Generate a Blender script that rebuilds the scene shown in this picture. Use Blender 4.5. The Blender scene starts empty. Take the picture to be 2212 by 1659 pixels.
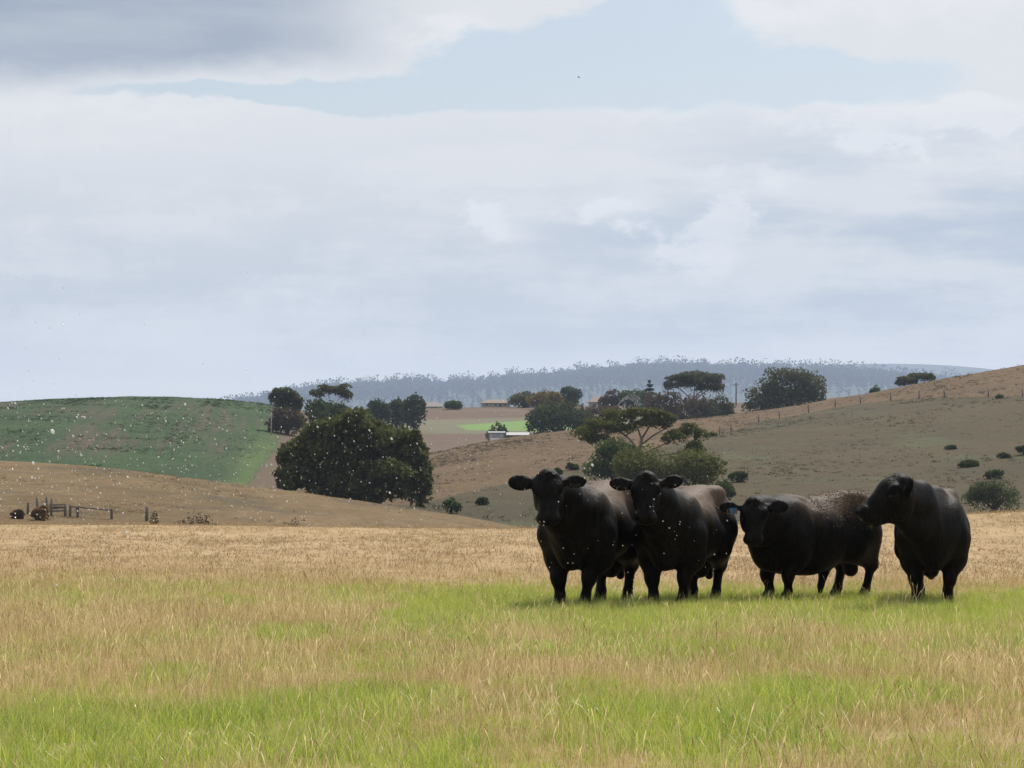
import bpy, math, random
import numpy as np
from mathutils import Vector

# ------------------------------------------------------------------ frame of reference
# Measurements were taken on a 2212 x 1659 view of the photograph; eye height 1.6 m.
F = 6272.0; EYE = 1.6; HOR = 1010.0; CX = 1106.0
def X(px, D): return (px - CX) / F * D
def Z(py, D): return EYE + (HOR - py) / F * D
R = math.radians
rng = np.random.default_rng(7)
random.seed(7)
scene = bpy.context.scene
COL = scene.collection

# ------------------------------------------------------------------ camera
cam = bpy.data.cameras.new('camera'); cam_o = bpy.data.objects.new('camera', cam); COL.objects.link(cam_o)
cam_o.location = (0, 0, EYE); cam_o.rotation_euler = (R(90), 0, 0)
cam.sensor_fit = 'HORIZONTAL'; cam.sensor_width = 36.0
cam.lens = 36.0 * F / 2212.0
cam.shift_y = (HOR - 829.5) / 2212.0
cam.clip_start = 0.5; cam.clip_end = 60000
scene.camera = cam_o

# ------------------------------------------------------------------ render settings
scene.view_settings.view_transform = 'Standard'
try: scene.view_settings.look = 'None'
except Exception: pass
scene.view_settings.exposure = 0.0; scene.view_settings.gamma = 1.0
scene.view_settings.use_curve_mapping = False
scene.render.engine = 'CYCLES'
cy = scene.cycles
cy.use_denoising = True; cy.denoiser = 'OPENIMAGEDENOISE'; cy.denoising_input_passes = 'RGB_ALBEDO_NORMAL'; cy.denoising_prefilter = 'NONE'
cy.max_bounces = 3; cy.diffuse_bounces = 2; cy.glossy_bounces = 1; cy.transmission_bounces = 2
cy.transparent_max_bounces = 6; cy.volume_bounces = 1
cy.use_adaptive_sampling = False

# ------------------------------------------------------------------ node expression helper
class E:
    """a node socket with arithmetic"""
    def __init__(s, nt, sock): s.nt = nt; s.s = sock
    def _m(s, op, *a, clamp=False):
        n = s.nt.nodes.new('ShaderNodeMath'); n.operation = op; n.use_clamp = clamp
        for i, v in enumerate((s,) + a):
            if isinstance(v, E): s.nt.links.new(v.s, n.inputs[i])
            else: n.inputs[i].default_value = v
        return E(s.nt, n.outputs[0])
    def __add__(s, o): return s._m('ADD', o)
    __radd__ = __add__
    def __sub__(s, o): return s._m('SUBTRACT', o)
    def __rsub__(s, o): return (s * -1.0) + o
    def __mul__(s, o): return s._m('MULTIPLY', o)
    __rmul__ = __mul__
    def __truediv__(s, o): return s._m('DIVIDE', o)
    def clamp(s): return s._m('ADD', 0.0, clamp=True)
    def step(s, a, b):
        n = s.nt.nodes.new('ShaderNodeMapRange'); n.interpolation_type = 'SMOOTHSTEP'
        s.nt.links.new(s.s, n.inputs['Value'])
        n.inputs['From Min'].default_value = a; n.inputs['From Max'].default_value = b
        return E(s.nt, n.outputs['Result'])
def comb(nt, x, y, z=0.0):
    n = nt.nodes.new('ShaderNodeCombineXYZ')
    for i, v in enumerate((x, y, z)):
        if isinstance(v, E): nt.links.new(v.s, n.inputs[i])
        else: n.inputs[i].default_value = v
    return n.outputs[0]
def noise(nt, vec, scale=1.0, detail=4.0, rough=0.55, dist=0.0):
    n = nt.nodes.new('ShaderNodeTexNoise'); nt.links.new(vec, n.inputs['Vector'])
    n.inputs['Scale'].default_value = scale; n.inputs['Detail'].default_value = detail
    n.inputs['Roughness'].default_value = rough; n.inputs['Distortion'].default_value = dist
    return E(nt, n.outputs['Fac'])
def mixc(nt, fac, a, b):
    n = nt.nodes.new('ShaderNodeMix'); n.data_type = 'RGBA'
    for sock, v in ((n.inputs[0], fac), (n.inputs[6], a), (n.inputs[7], b)):
        if isinstance(v, E): nt.links.new(v.s, sock)
        elif hasattr(v, 'is_output'): nt.links.new(v, sock)
        elif isinstance(v, (int, float)): sock.default_value = v
        else: sock.default_value = (*v, 1.0)
    return n.outputs[2]
def ramp(nt, fac, stops):
    n = nt.nodes.new('ShaderNodeValToRGB'); cr = n.color_ramp
    while len(cr.elements) < len(stops): cr.elements.new(0.5)
    for e, (p, c) in zip(cr.elements, stops): e.position = p; e.color = (*c, 1)
    nt.links.new(fac.s, n.inputs[0]); return n.outputs[0]

# ------------------------------------------------------------------ sky and sun
SUN_AZ, SUN_EL = R(24), R(50)
world = bpy.data.worlds.new('World'); scene.world = world; world.use_nodes = True; world.cycles.sampling_method = 'NONE'
nt = world.node_tree; nt.nodes.clear()
out = nt.nodes.new('ShaderNodeOutputWorld')
tc = nt.nodes.new('ShaderNodeTexCoord')
sep = nt.nodes.new('ShaderNodeSeparateXYZ'); nt.links.new(tc.outputs['Generated'], sep.inputs[0])
dx, dy, dz = (E(nt, sep.outputs[i]) for i in range(3))
U = dx._m('ARCTAN2', dy) * 6.272 + 1.106          # azimuth and elevation, in thousands of picture units
V = 1.010 - dz._m('ARCSINE') * 6.272
cvec = comb(nt, U, V * 2.0)
n1 = noise(nt, cvec, 1.7, 3, 0.5)
n2 = noise(nt, comb(nt, U + 7.3, V * 2.0 + 3.1), 1.9, 3, 0.5)
n3 = noise(nt, comb(nt, U - 4.7, V * 1.5 + 9.0), 8.5, 7, 0.62)
n4 = noise(nt, comb(nt, U * 0.55 + 2.2, V * 3.0), 3.0, 5, 0.55)
n5 = noise(nt, comb(nt, U + 14.7, V * 1.5 - 5.0), 6.0, 5, 0.60)
Uw = U + (n1 - 0.5) * 0.34 + (n3 - 0.5) * 0.12
Vw = V + (n2 - 0.5) * 0.12 + (n5 - 0.5) * 0.07
Up = U + (n3 - 0.5) * 0.42; Vp = V + (n5 - 0.5) * 0.20
def gs(cx_, cy_, rx, ry, u=None, v=None):
    a = ((u or Uw) - cx_) / rx; b = ((v or Vw) - cy_) / ry
    return (a * a + b * b)._m('MULTIPLY', -1.0)._m('EXPONENT')
def pf(cx_, cy_, rx, ry): return gs(cx_, cy_, rx, ry, Up, Vp)
above = 1.0 - V.step(-0.25, 0.02)
gap = gs(1.25, 0.145, .40, .10) + gs(1.80, .195, .34, .055) + gs(.62, .195, .60, .024) * .8 + gs(1.42, .03, .16, .09) * .7 + gs(.9, .20, .3, .045) * .6
gap = (gap + (n3 - .5) * .35 + (n5 - .5) * .25).step(0.36, 0.64)
gap = gap + (n1 * 0.6 + n4 * 0.5).step(0.58, 0.72) * above * 0.8
Vd = Vw + (U - 0.2) * 0.075
dark = (1.0 - Vd.step(0.115, 0.205)) * (1.0 - Uw.step(0.45, 1.05)) * (1.0 - (V * -1.0).step(0.35, 0.9)) * Uw.step(-2.2, -1.2)
base = ramp(nt, (V + (n2 - .5) * .10 + (n4 - .5) * .16).clamp(), [(0.0, (.82, .83, .84)), (.22, (.83, .84, .85)), (.34, (.79, .805, .82)), (.46, (.70, .73, .755)),
                             (.60, (.63, .67, .705)), (.69, (.65, .685, .71)), (.76, (.77, .775, .77)), (.84, (.93, .895, .83)), (1.0, (.95, .91, .835))])
lay = (n4 * 0.66 + n3 * 0.34).step(0.42, 0.60)
base = mixc(nt, lay * 0.55 * V.step(0.18, 0.32), base, (.88, .88, .88))
greyr = gs(1.95, .50, .80, .20) * n4.step(.62, .30)
base = mixc(nt, (greyr * 0.95).clamp(), base, (.45, .54, .66))
puff = (pf(1.50, .53, .10, .055) * 1.2 + pf(1.31, .458, .08, .035) + pf(1.08, .468, .09, .04) + pf(1.88, .32, .08, .04) * 1.1 + pf(2.12, .268, .09, .04) * 1.2 + pf(1.97, .32, .04, .02)
        + pf(1.60, .06, .22, .05) * .9 + pf(2.05, .02, .38, .05) * .7 + pf(1.66, .385, .14, .035) * .7 + pf(.95, .075, .12, .05) * .9 + pf(1.57, .465, .06, .03)
        + pf(1.9, .25, .36, .035) * .9 + pf(.28, .245, .5, .035) * .5 + pf(1.3, .235, .3, .03) * .5 + pf(.68, .63, .16, .04) * .45)
puff = (puff * (n4 * .8 + n3 * 1.4 - .15)).step(0.10, 0.90)
base = mixc(nt, puff * 0.66, base, (.93, .935, .94))
base = mixc(nt, dark * (0.78 + n2 * 0.2), base, mixc(nt, n4.step(.3, .7), (.27, .34, .45), (.42, .48, .56)))
sky = nt.nodes.new('ShaderNodeTexSky'); sky.sky_type = 'NISHITA'; sky.sun_disc = False
sky.sun_elevation = SUN_EL; sky.sun_rotation = SUN_AZ; sky.air_density = 1.0; sky.dust_density = 1.5
b1 = nt.nodes.new('ShaderNodeBackground'); nt.links.new(sky.outputs[0], b1.inputs[0]); b1.inputs[1].default_value = 0.095
b2 = nt.nodes.new('ShaderNodeBackground'); nt.links.new(base, b2.inputs[0]); b2.inputs[1].default_value = 0.94
mx = nt.nodes.new('ShaderNodeMixShader'); nt.links.new((gap * 0.85).clamp().s, mx.inputs[0])
nt.links.new(b2.outputs[0], mx.inputs[1]); nt.links.new(b1.outputs[0], mx.inputs[2]); nt.links.new(mx.outputs[0], out.inputs[0])

sun = bpy.data.lights.new('sun', 'SUN'); sun.energy = 5.0; sun.angle = R(0.53); sun.color = (1.0, 0.95, 0.87)
sun_o = bpy.data.objects.new('sun', sun); COL.objects.link(sun_o)
sdir = Vector((math.sin(SUN_AZ) * math.cos(SUN_EL), math.cos(SUN_AZ) * math.cos(SUN_EL), math.sin(SUN_EL)))
sun_o.rotation_euler = sdir.to_track_quat('Z', 'Y').to_euler(); sun_o.location = (0, 0, 60)

# ------------------------------------------------------------------ object helpers
def mesh_np(name, v, faces_flat, nper):
    """v (n,3); faces_flat ints; nper verts per face (int)"""
    me = bpy.data.meshes.new(name)
    v = np.asarray(v, np.float32); ff = np.asarray(faces_flat, np.int32).ravel(); nf = len(ff) // nper
    me.vertices.add(len(v)); me.vertices.foreach_set('co', v.ravel())
    me.loops.add(len(ff)); me.loops.foreach_set('vertex_index', ff)
    me.polygons.add(nf); me.polygons.foreach_set('loop_start', np.arange(nf, dtype=np.int32) * nper)
    me.update(calc_edges=True); me.validate()
    return me
def smooth(me):
    me.polygons.foreach_set('use_smooth', np.ones(len(me.polygons), bool)); return me
def link(name, me, mat=None, parent=None, loc=(0, 0, 0)):
    o = bpy.data.objects.new(name, me); COL.objects.link(o); o.location = loc
    if mat is not None and me is not None and not me.materials: me.materials.append(mat)
    if parent is not None: o.parent = parent
    return o
def thing(name, label, cat, loc, rz=0.0, group=None):
    o = bpy.data.objects.new(name, None); COL.objects.link(o); o.location = loc; o.rotation_euler = (0, 0, rz)
    o.empty_display_size = 0.2; tag(o, label, cat, group); return o
def tag(o, label=None, cat=None, group=None, kind=None):
    if label: o['label'] = label
    if cat: o['category'] = cat
    if group: o['group'] = group
    if kind: o['kind'] = kind
    return o
class MB:
    """collects boxes and tubes into one mesh"""
    def __init__(s): s.v = []; s.f = []
    def box(s, c, size, rz=0.0, taper=1.0):
        b = len(s.v); hx, hy, hz = [q / 2 for q in size]; ca, sa = math.cos(rz), math.sin(rz)
        for k, (x, y, z) in enumerate([(-1, -1, -1), (1, -1, -1), (1, 1, -1), (-1, 1, -1), (-1, -1, 1), (1, -1, 1), (1, 1, 1), (-1, 1, 1)]):
            t = taper if z > 0 else 1.0
            px, py = x * hx * t, y * hy * t
            s.v.append((c[0] + px * ca - py * sa, c[1] + px * sa + py * ca, c[2] + z * hz))
        for q in ((0, 3, 2, 1), (4, 5, 6, 7), (0, 1, 5, 4), (1, 2, 6, 5), (2, 3, 7, 6), (3, 0, 4, 7)): s.f.append([b + i for i in q])
        return s
    def tube(s, pts, rads, n=7):
        pts = [Vector(p) for p in pts]; b = len(s.v)
        for i, p in enumerate(pts):
            d = (pts[min(i + 1, len(pts) - 1)] - pts[max(i - 1, 0)]).normalized()
            a = d.cross(Vector((0, 0, 1)) if abs(d.z) < .9 else Vector((1, 0, 0))).normalized(); c = d.cross(a)
            for k in range(n):
                t = 2 * math.pi * k / n; s.v.append(tuple(p + (a * math.cos(t) + c * math.sin(t)) * rads[i]))
        for i in range(len(pts) - 1):
            for k in range(n): s.f.append([b + i * n + k, b + i * n + (k + 1) % n, b + (i + 1) * n + (k + 1) % n, b + (i + 1) * n + k])
        s.f.append([b + k for k in range(n)][::-1]); s.f.append([b + (len(pts) - 1) * n + k for k in range(n)])
        return s
    def poly(s, pts):
        b = len(s.v); s.v += [tuple(p) for p in pts]; s.f.append(list(range(b, b + len(pts)))); return s
    def build(s, name, mat, parent=None, sm=False, loc=(0, 0, 0)):
        me = bpy.data.meshes.new(name); me.from_pydata(s.v, [], s.f); me.update()
        if sm: smooth(me)
        return link(name, me, mat, parent, loc)

def new_mat(name):
    m = bpy.data.materials.new(name); m.use_nodes = True; t = m.node_tree; t.nodes.clear()
    o = t.nodes.new('ShaderNodeOutputMaterial'); return m, t, o
def principled(t, o, col, rough=0.8, spec=0.3):
    p = t.nodes.new('ShaderNodeBsdfPrincipled')
    if isinstance(col, tuple): p.inputs['Base Color'].default_value = (*col, 1)
    else: t.links.new(col, p.inputs['Base Color'])
    p.inputs['Roughness'].default_value = rough; p.inputs['Specular IOR Level'].default_value = spec
    t.links.new(p.outputs[0], o.inputs[0]); return p
def bump(t, p, h, strength=0.5, dist=0.05):
    b = t.nodes.new('ShaderNodeBump'); b.inputs['Strength'].default_value = strength; b.inputs['Distance'].default_value = dist
    t.links.new(h.s, b.inputs['Height']); t.links.new(b.outputs[0], p.inputs['Normal'])
def wpos(t):
    g = t.nodes.new('ShaderNodeNewGeometry'); return g.outputs['Position']
def opos(t):
    g = t.nodes.new('ShaderNodeTexCoord'); return g.outputs['Object']
def vmul(t, v, s):
    n = t.nodes.new('ShaderNodeVectorMath'); n.operation = 'MULTIPLY'; t.links.new(v, n.inputs[0]); n.inputs[1].default_value = s; return n.outputs[0]
def attr(t, name, typ='GEOMETRY'):
    a = t.nodes.new('ShaderNodeAttribute'); a.attribute_name = name; a.attribute_type = typ; return a
def simple(name, col, rough=0.8, var=0.25, scale=3.0, spec=0.3):
    m, t, o = new_mat(name); n = noise(t, opos(t), scale, 5)
    c = mixc(t, n, tuple(q * (1 - var) for q in col), tuple(min(1, q * (1 + var)) for q in col))
    p = principled(t, o, c, rough, spec); bump(t, p, noise(t, opos(t), scale * 6, 3), 0.3, 0.02); return m

# ------------------------------------------------------------------ smooth value noise for layout
_lat = rng.random((256, 256))
def vnoise(x, y):
    x = np.asarray(x, float); y = np.asarray(y, float); xi = np.floor(x).astype(int); yi = np.floor(y).astype(int)
    fx = x - xi; fy = y - yi; fx = fx * fx * (3 - 2 * fx); fy = fy * fy * (3 - 2 * fy)
    g = lambda a, b: _lat[a % 256, b % 256]
    return (g(xi, yi) * (1 - fx) + g(xi + 1, yi) * fx) * (1 - fy) + (g(xi, yi + 1) * (1 - fx) + g(xi + 1, yi + 1) * fx) * fy
def fbm(x, y, o=4):
    s = 0; a = .5; f = 1.0
    for k in range(o): s = s + a * vnoise(np.asarray(x) * f + 17 * k, np.asarray(y) * f + 31 * k); a *= .5; f *= 2.03
    return s
def sstep(a, b, x): t = np.clip((np.asarray(x, float) - a) / (b - a), 0, 1); return t * t * (3 - 2 * t)

# ------------------------------------------------------------------ terrain height functions
def crest(pts, D):
    xs = np.array([X(p[0], D) for p in pts]); zs = np.array([Z(p[1], D) for p in pts])
    xx = np.linspace(xs[0], xs[-1], 600); zz = np.interp(xx, xs, zs)
    k = np.hanning(41); k /= k.sum(); zz = np.convolve(np.pad(zz, 20, mode='edge'), k, 'valid')
    return lambda x: np.interp(x, xx, zz)
def hill_fn(cr, y0, z0, yc, drop, endslope=0.55, pw=1.0):
    def f(x, y):
        x = np.asarray(x, float); y = np.asarray(y, float); zc = cr(x); t = np.clip((y - y0) / (yc - y0), 0, 1) ** pw
        b = (1 - endslope) / 2; S = (1 + b) * t - b * t ** 3
        front = z0 + (zc - z0) * S
        e = np.clip(y - yc, 0, None)
        return np.where(y < yc, front, zc - drop * e - 0.00002 * e * e)
    return f
def field_h(x, y):
    x = np.asarray(x, float); y = np.asarray(y, float)
    z = 0.05 * (fbm(x * .25 + 5, y * .25) - .47) * sstep(10, 16, y) + sstep(2, 20, x) * 0.52 * sstep(50, 85, y) - .10 * np.exp(-((x + 1) / 6.0) ** 2) * sstep(48, 78, y)
    ycr = 80 + 5 * (fbm(x * .06, y * 0 + 3) - .5)
    e = np.clip(y - ycr, 0, None)
    return z - 0.0035 * e * e * (e < 22) - (e >= 22) * (0.0035 * 484 + (e - 22) * 0.12)
brown_cr = crest([(-900, 940), (-400, 970), (0, 995), (150, 1002), (300, 1017), (500, 1043), (650, 1063), (800, 1085), (1000, 1116), (1160, 1146), (1500, 1190), (2600, 1230)], 265)
brown_h = hill_fn(brown_cr, 130, -4.5, 265, 0.04, .55, 1.5)
green_cr = crest([(-1500, 960), (-700, 900), (-300, 882), (0, 868), (150, 860), (280, 856), (430, 858), (560, 867), (650, 884), (760, 912), (900, 960), (1200, 1040), (2600, 1060)], 700)
green_h = hill_fn(green_cr, 330, -5.0, 700, 0.03)
CREST = [(-800, 1075), (400, 1062), (520, 1052), (640, 1035), (760, 1015), (900, 985), (952, 974), (1042, 954), (1144, 939), (1236, 927), (1350, 916), (1467, 907), (1659, 887),
         (1784, 864), (1909, 843), (2034, 818), (2212, 787), (2500, 735), (3200, 660)]
right_cr = crest(CREST, 600)
right_h = hill_fn(right_cr, 268, -5.0, 600, 0.03)
plat_cr = crest([(-500, 905), (600, 900), (760, 890), (880, 882), (1000, 880), (1300, 876), (1450, 874), (1600, 870), (1800, 860), (1920, 850), (2100, 850), (3000, 850)], 900)
plat_h = hill_fn(plat_cr, 600, 2.0, 900, 0.01, .8)
def terr(x, y):
    return float(max(field_h(x, y) if y < 140 else -99, brown_h(x, y) if y > 105 else -99, green_h(x, y) if y > 330 else -99,
                     right_h(x, y) if y > 268 else -99, plat_h(x, y) if y > 600 else -99))
def on_hill(h, px, py, d0, d1):
    """distance at which the sight line through (px,py) meets surface h"""
    D = np.linspace(d0, d1, 1500); g = Z(py, D) - h(X(px, D), D)
    i = np.argmax(g < 0)
    return float(D[i]) if g[i] < 0 else d1
def sheet(name, h, xs, ys, mat, kind='structure', attrfn=None, rough=0.0):
    gx, gy = np.meshgrid(xs, ys); z = h(gx, gy)
    if rough: z = z + rough * (fbm(gx * .08 + 3, gy * .08 + 9) - .47)
    v = np.stack([gx, gy, z], -1).reshape(-1, 3); nx, ny = len(xs), len(ys)
    i = np.arange(nx - 1)[None, :] + np.arange(ny - 1)[:, None] * nx
    f = np.stack([i, i + 1, i + 1 + nx, i + nx], -1).reshape(-1)
    me = smooth(mesh_np(name, v, f, 4))
    if attrfn is not None:
        for an, fn in attrfn.items():
            a = me.attributes.new(an, 'FLOAT', 'POINT'); a.data.foreach_set('value', np.clip(fn(v), 0, 1).astype(np.float32))
    o = link(name, me, mat); tag(o, kind=kind); return o
def proj(v):
    D = np.maximum(v[:, 1], 1); return v[:, 0] / D * F + CX, HOR - (v[:, 2] - EYE) / D * F

# ------------------------------------------------------------------ ground materials
def ground_mat(name, fn, rough=0.95, bs=0.6, bd=0.1, bscale=3.0):
    m, t, o = new_mat(name); P = wpos(t); c = fn(t, P); p = principled(t, o, c, rough, 0.15)
    bump(t, p, noise(t, P, bscale, 5, .65), bs, bd); return m
def f_field(t, P):
    a = noise(t, vmul(t, P, (.35, .16, 0)), 1.0, 6, .62); b = noise(t, vmul(t, P, (2.2, .8, 0)), 1.0, 6, .7); s = noise(t, vmul(t, P, (.9, .35, 0)), 1.0, 5, .7)
    c = mixc(t, a.step(.3, .7), (.25, .165, .08), (.37, .265, .145))
    c = mixc(t, b.step(.35, .75) * .8, c, (.43, .32, .185))
    return mixc(t, s.step(.60, .72) * .75, c, (.17, .12, .065))
M_field = ground_mat('dry_field_soil', f_field, bscale=4.0, bs=.9, bd=.12)
def f_brown(t, P):
    a = noise(t, vmul(t, P, (.03, .05, .3)), 1.0, 7, .65); b = noise(t, vmul(t, P, (.5, .12, 1)), 1.0, 6, .75); s = noise(t, vmul(t, P, (.12, .12, .9)), 1.0, 6, .7)
    c = mixc(t, a.step(.3, .7), (.105, .069, .029), (.150, .102, .046))
    c = mixc(t, b.step(.45, .8) * .6, c, (.22, .165, .10))
    return mixc(t, s.step(.52, .64) * .75, c, (.075, .058, .036))
M_brown = ground_mat('brown_pasture', f_brown, bscale=1.2, bs=.8, bd=.3)
def f_green(t, P):
    s = E(t, t.nodes.new('ShaderNodeSeparateXYZ').outputs[0]); n = s.s.node; t.links.new(P, n.inputs[0]); x = E(t, n.outputs[0]); y = E(t, n.outputs[1])
    run = x + (y - 450.0) * .08                                   # crop rows run up the slope
    rows = (run * 2.6 + (noise(t, vmul(t, P, (.05, .05, 0)), 1.0, 3) - .5) * 2)._m('SINE') * .5 + .5
    wide = noise(t, comb(t, run * .13, y * .005), 1.0, 4, .6)
    patch = noise(t, vmul(t, P, (.016, .012, 0)), 1.0, 6, .62)
    up = attr(t, 'mid'); upf = E(t, up.outputs['Fac'])
    a = noise(t, vmul(t, P, (.06, .03, 0)), 1.0, 6, .65); b = noise(t, vmul(t, P, (.9, .2, 0)), 1.0, 5, .75)
    c = mixc(t, a.step(.3, .7), (.015, .033, .010), (.028, .056, .014))
    c = mixc(t, b.step(.35, .75) * .6, c, (.042, .092, .03))
    soil = (wide.step(.44, .60) * (patch * 1.3).step(.30, .62) * upf).clamp()
    c = mixc(t, (soil * (.55 + rows * .45)).clamp(), c, (.085, .060, .045))
    c = mixc(t, rows * .12, c, (.06, .05, .04))
    strip = E(t, attr(t, 'strip').outputs['Fac'])
    c = mixc(t, (strip * (a * 2.2 - .25)).clamp(), c, (.085, .125, .032))
    dry = E(t, attr(t, 'dry').outputs['Fac'])
    return mixc(t, dry, c, (.10, .072, .045))
M_green = ground_mat('green_crop', f_green, bscale=.8, bs=.8, bd=.4)
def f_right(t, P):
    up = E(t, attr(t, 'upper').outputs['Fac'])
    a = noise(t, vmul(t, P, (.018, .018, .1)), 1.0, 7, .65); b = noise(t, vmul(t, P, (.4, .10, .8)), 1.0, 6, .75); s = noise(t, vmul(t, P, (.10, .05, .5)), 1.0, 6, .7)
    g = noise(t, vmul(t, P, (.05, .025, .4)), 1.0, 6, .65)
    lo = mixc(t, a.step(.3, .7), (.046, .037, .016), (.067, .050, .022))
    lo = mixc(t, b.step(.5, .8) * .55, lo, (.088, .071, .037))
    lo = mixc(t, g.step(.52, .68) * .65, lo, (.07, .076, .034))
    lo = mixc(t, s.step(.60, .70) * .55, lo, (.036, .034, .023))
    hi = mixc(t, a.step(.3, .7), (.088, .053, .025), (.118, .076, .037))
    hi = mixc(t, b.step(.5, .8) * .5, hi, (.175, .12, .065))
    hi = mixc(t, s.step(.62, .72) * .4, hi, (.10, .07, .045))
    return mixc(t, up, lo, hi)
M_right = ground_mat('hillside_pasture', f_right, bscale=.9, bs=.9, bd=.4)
def f_plat(t, P):
    s = t.nodes.new('ShaderNodeSeparateXYZ'); t.links.new(P, s.inputs[0]); y = E(t, s.outputs[1]); x = E(t, s.outputs[0])
    rows = ((y * 1.0 + x * .12) * .9)._m('SINE') * .5 + .5
    a = noise(t, vmul(t, P, (.02, .02, 0)), 1.0, 6, .65); b = noise(t, vmul(t, P, (.5, .12, .8)), 1.0, 6, .75)
    c = mixc(t, a.step(.3, .7), (.105, .07, .05), (.14, .10, .07)); c = mixc(t, rows * .35, c, (.075, .055, .042)); c = mixc(t, b.step(.5, .8) * .4, c, (.17, .125, .09))
    gr = E(t, attr(t, 'strip').outputs['Fac']); gz = E(t, attr(t, 'graze').outputs['Fac'])
    c = mixc(t, gz * .8, c, (.135, .135, .085))
    return mixc(t, gr * (.6 + b * .4), c, mixc(t, b, (.10, .20, .045), (.17, .28, .08)))
M_plat = ground_mat('ploughed_land', f_plat, bscale=.6, bs=.8, bd=.4)
def f_far(t, P):
    a = noise(t, vmul(t, P, (.005, .005, .01)), 1.0, 7, .7)
    return mixc(t, a.step(.3, .7), (.018, .027, .018), (.036, .048, .03))
M_far = ground_mat('forest_floor', f_far, bscale=.02, bs=.6, bd=6)

# ------------------------------------------------------------------ the land
xs = np.concatenate([np.linspace(-70, -20, 26)[:-1], np.linspace(-20, 20, 161)[:-1], np.linspace(20, 70, 26)])
sheet('field', field_h, xs, np.concatenate([np.linspace(-60, 8, 12)[:-1], np.linspace(8, 60, 210)[:-1], np.linspace(60, 130, 200)]), M_field, rough=0.06)
sheet('brown_hill', brown_h, np.linspace(-95, 100, 300), np.linspace(105, 400, 260), M_brown, rough=.35)
def a_mid(v):
    px, py = proj(v); return sstep(856, 885, py) * (1 - sstep(955, 1000, py)) * (1 - sstep(560, 640, px) * .4)
def a_strip(v):
    px, py = proj(v); e = 604 - (py - 885) * .02 - np.clip(py - 960, 0, 200) * .75
    return sstep(e - 95, e - 20, px - 10 * np.sin(py * .05)) * (1 - sstep(e - 6, e + 2, px)) * sstep(900, 1000, py) * .8
def a_dry(v):
    px, py = proj(v); e = 604 - (py - 885) * .02 - np.clip(py - 960, 0, 200) * .75; return sstep(e - 2, e + 3, px)
sheet('green_hill', green_h, np.linspace(-230, 80, 420), np.linspace(330, 900, 380), M_green, attrfn={'mid': a_mid, 'strip': a_strip, 'dry': a_dry}, rough=.5)
BND = [(-900, 1120), (900, 1090), (943, 1079), (1024, 1060), (1083, 1047), (1166, 1026), (1279, 1001), (1420, 968), (1554, 939), (1579, 933), (1639, 911), (1684, 904), (1747, 892), (1804, 880), (1859, 872), (1924, 865), (2040, 858), (2209, 857), (2500, 856), (4000, 850)]
bx = np.array([b[0] for b in BND], float); by = np.array([b[1] for b in BND], float)
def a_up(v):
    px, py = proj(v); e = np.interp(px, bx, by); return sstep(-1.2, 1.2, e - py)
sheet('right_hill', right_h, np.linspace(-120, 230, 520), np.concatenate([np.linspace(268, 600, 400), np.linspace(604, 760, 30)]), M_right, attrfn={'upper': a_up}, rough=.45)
def inpoly(px, py, pl):
    r = np.zeros(len(px), bool); n = len(pl)
    for i in range(n):
        x1, y1 = pl[i]; x2, y2 = pl[(i + 1) % n]
        c = (y1 > py) != (y2 > py); xi = (x2 - x1) * (py - y1) / (y2 - y1 + 1e-9) + x1; r ^= c & (px < xi)
    return r
def a_crop(v):
    px, py = proj(v); return inpoly(px, py, [(985, 919), (1145, 908), (1262, 903), (1262, 928), (1150, 931), (1010, 929)]).astype(float)
def a_graze(v):
    px, py = proj(v); return sstep(-3, 3, py - (905 + (1000 - px) * .02)) * (1 - sstep(934, 940, py))
sheet('plateau', plat_h, np.linspace(-180, 260, 460), np.concatenate([np.linspace(600, 900, 320), np.linspace(905, 1500, 20)]), M_plat, attrfn={'strip': a_crop, 'graze': a_graze}, rough=.4)
RID = [(-3000, 900), (-200, 930), (400, 905), (510, 888), (560, 866), (620, 853), (760, 842), (907, 838), (1042, 836), (1132, 828), (1222, 815), (1380, 804), (1467, 803), (1740, 800), (1790, 808), (1850, 812), (1909, 816), (1984, 824), (2040, 834), (2200, 855), (3200, 870), (6000, 900)]
DR = 9000
ridge_cr = crest(RID, DR)
def ridge_h0(x, y): return hill_fn(ridge_cr, 5200, -12.0, DR, 0.05, .6)(x, y)
def ridge_h(x, y): return ridge_h0(x, y) + 24 * (fbm(np.asarray(x) * .002, np.asarray(y) * .002) - .47) * sstep(5200, 6000, y) * (1 - sstep(8400, 8950, y))
sheet('forest_ridge', ridge_h, np.linspace(-4500, 7000, 420), np.linspace(5200, 10200, 90), M_far)
dist_cr = crest([(-2000, 960), (1300, 900), (1600, 830), (1690, 800), (1740, 787), (1800, 780), (1880, 785), (1960, 786), (2060, 783), (2105, 786), (2140, 800), (2230, 808), (2500, 830), (4500, 930)], 12500)
sheet('distant_hill', hill_fn(dist_cr, 10200, -12, 12500, .1, .6), np.linspace(-6300, 7800, 300), np.linspace(10200, 13600, 40), M_far)
gm = MB().poly([(-30000, -3000, -14), (30000, -3000, -14), (30000, 26000, -14), (-30000, 26000, -14)])
tag(gm.build('ground', M_brown), kind='structure')

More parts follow.
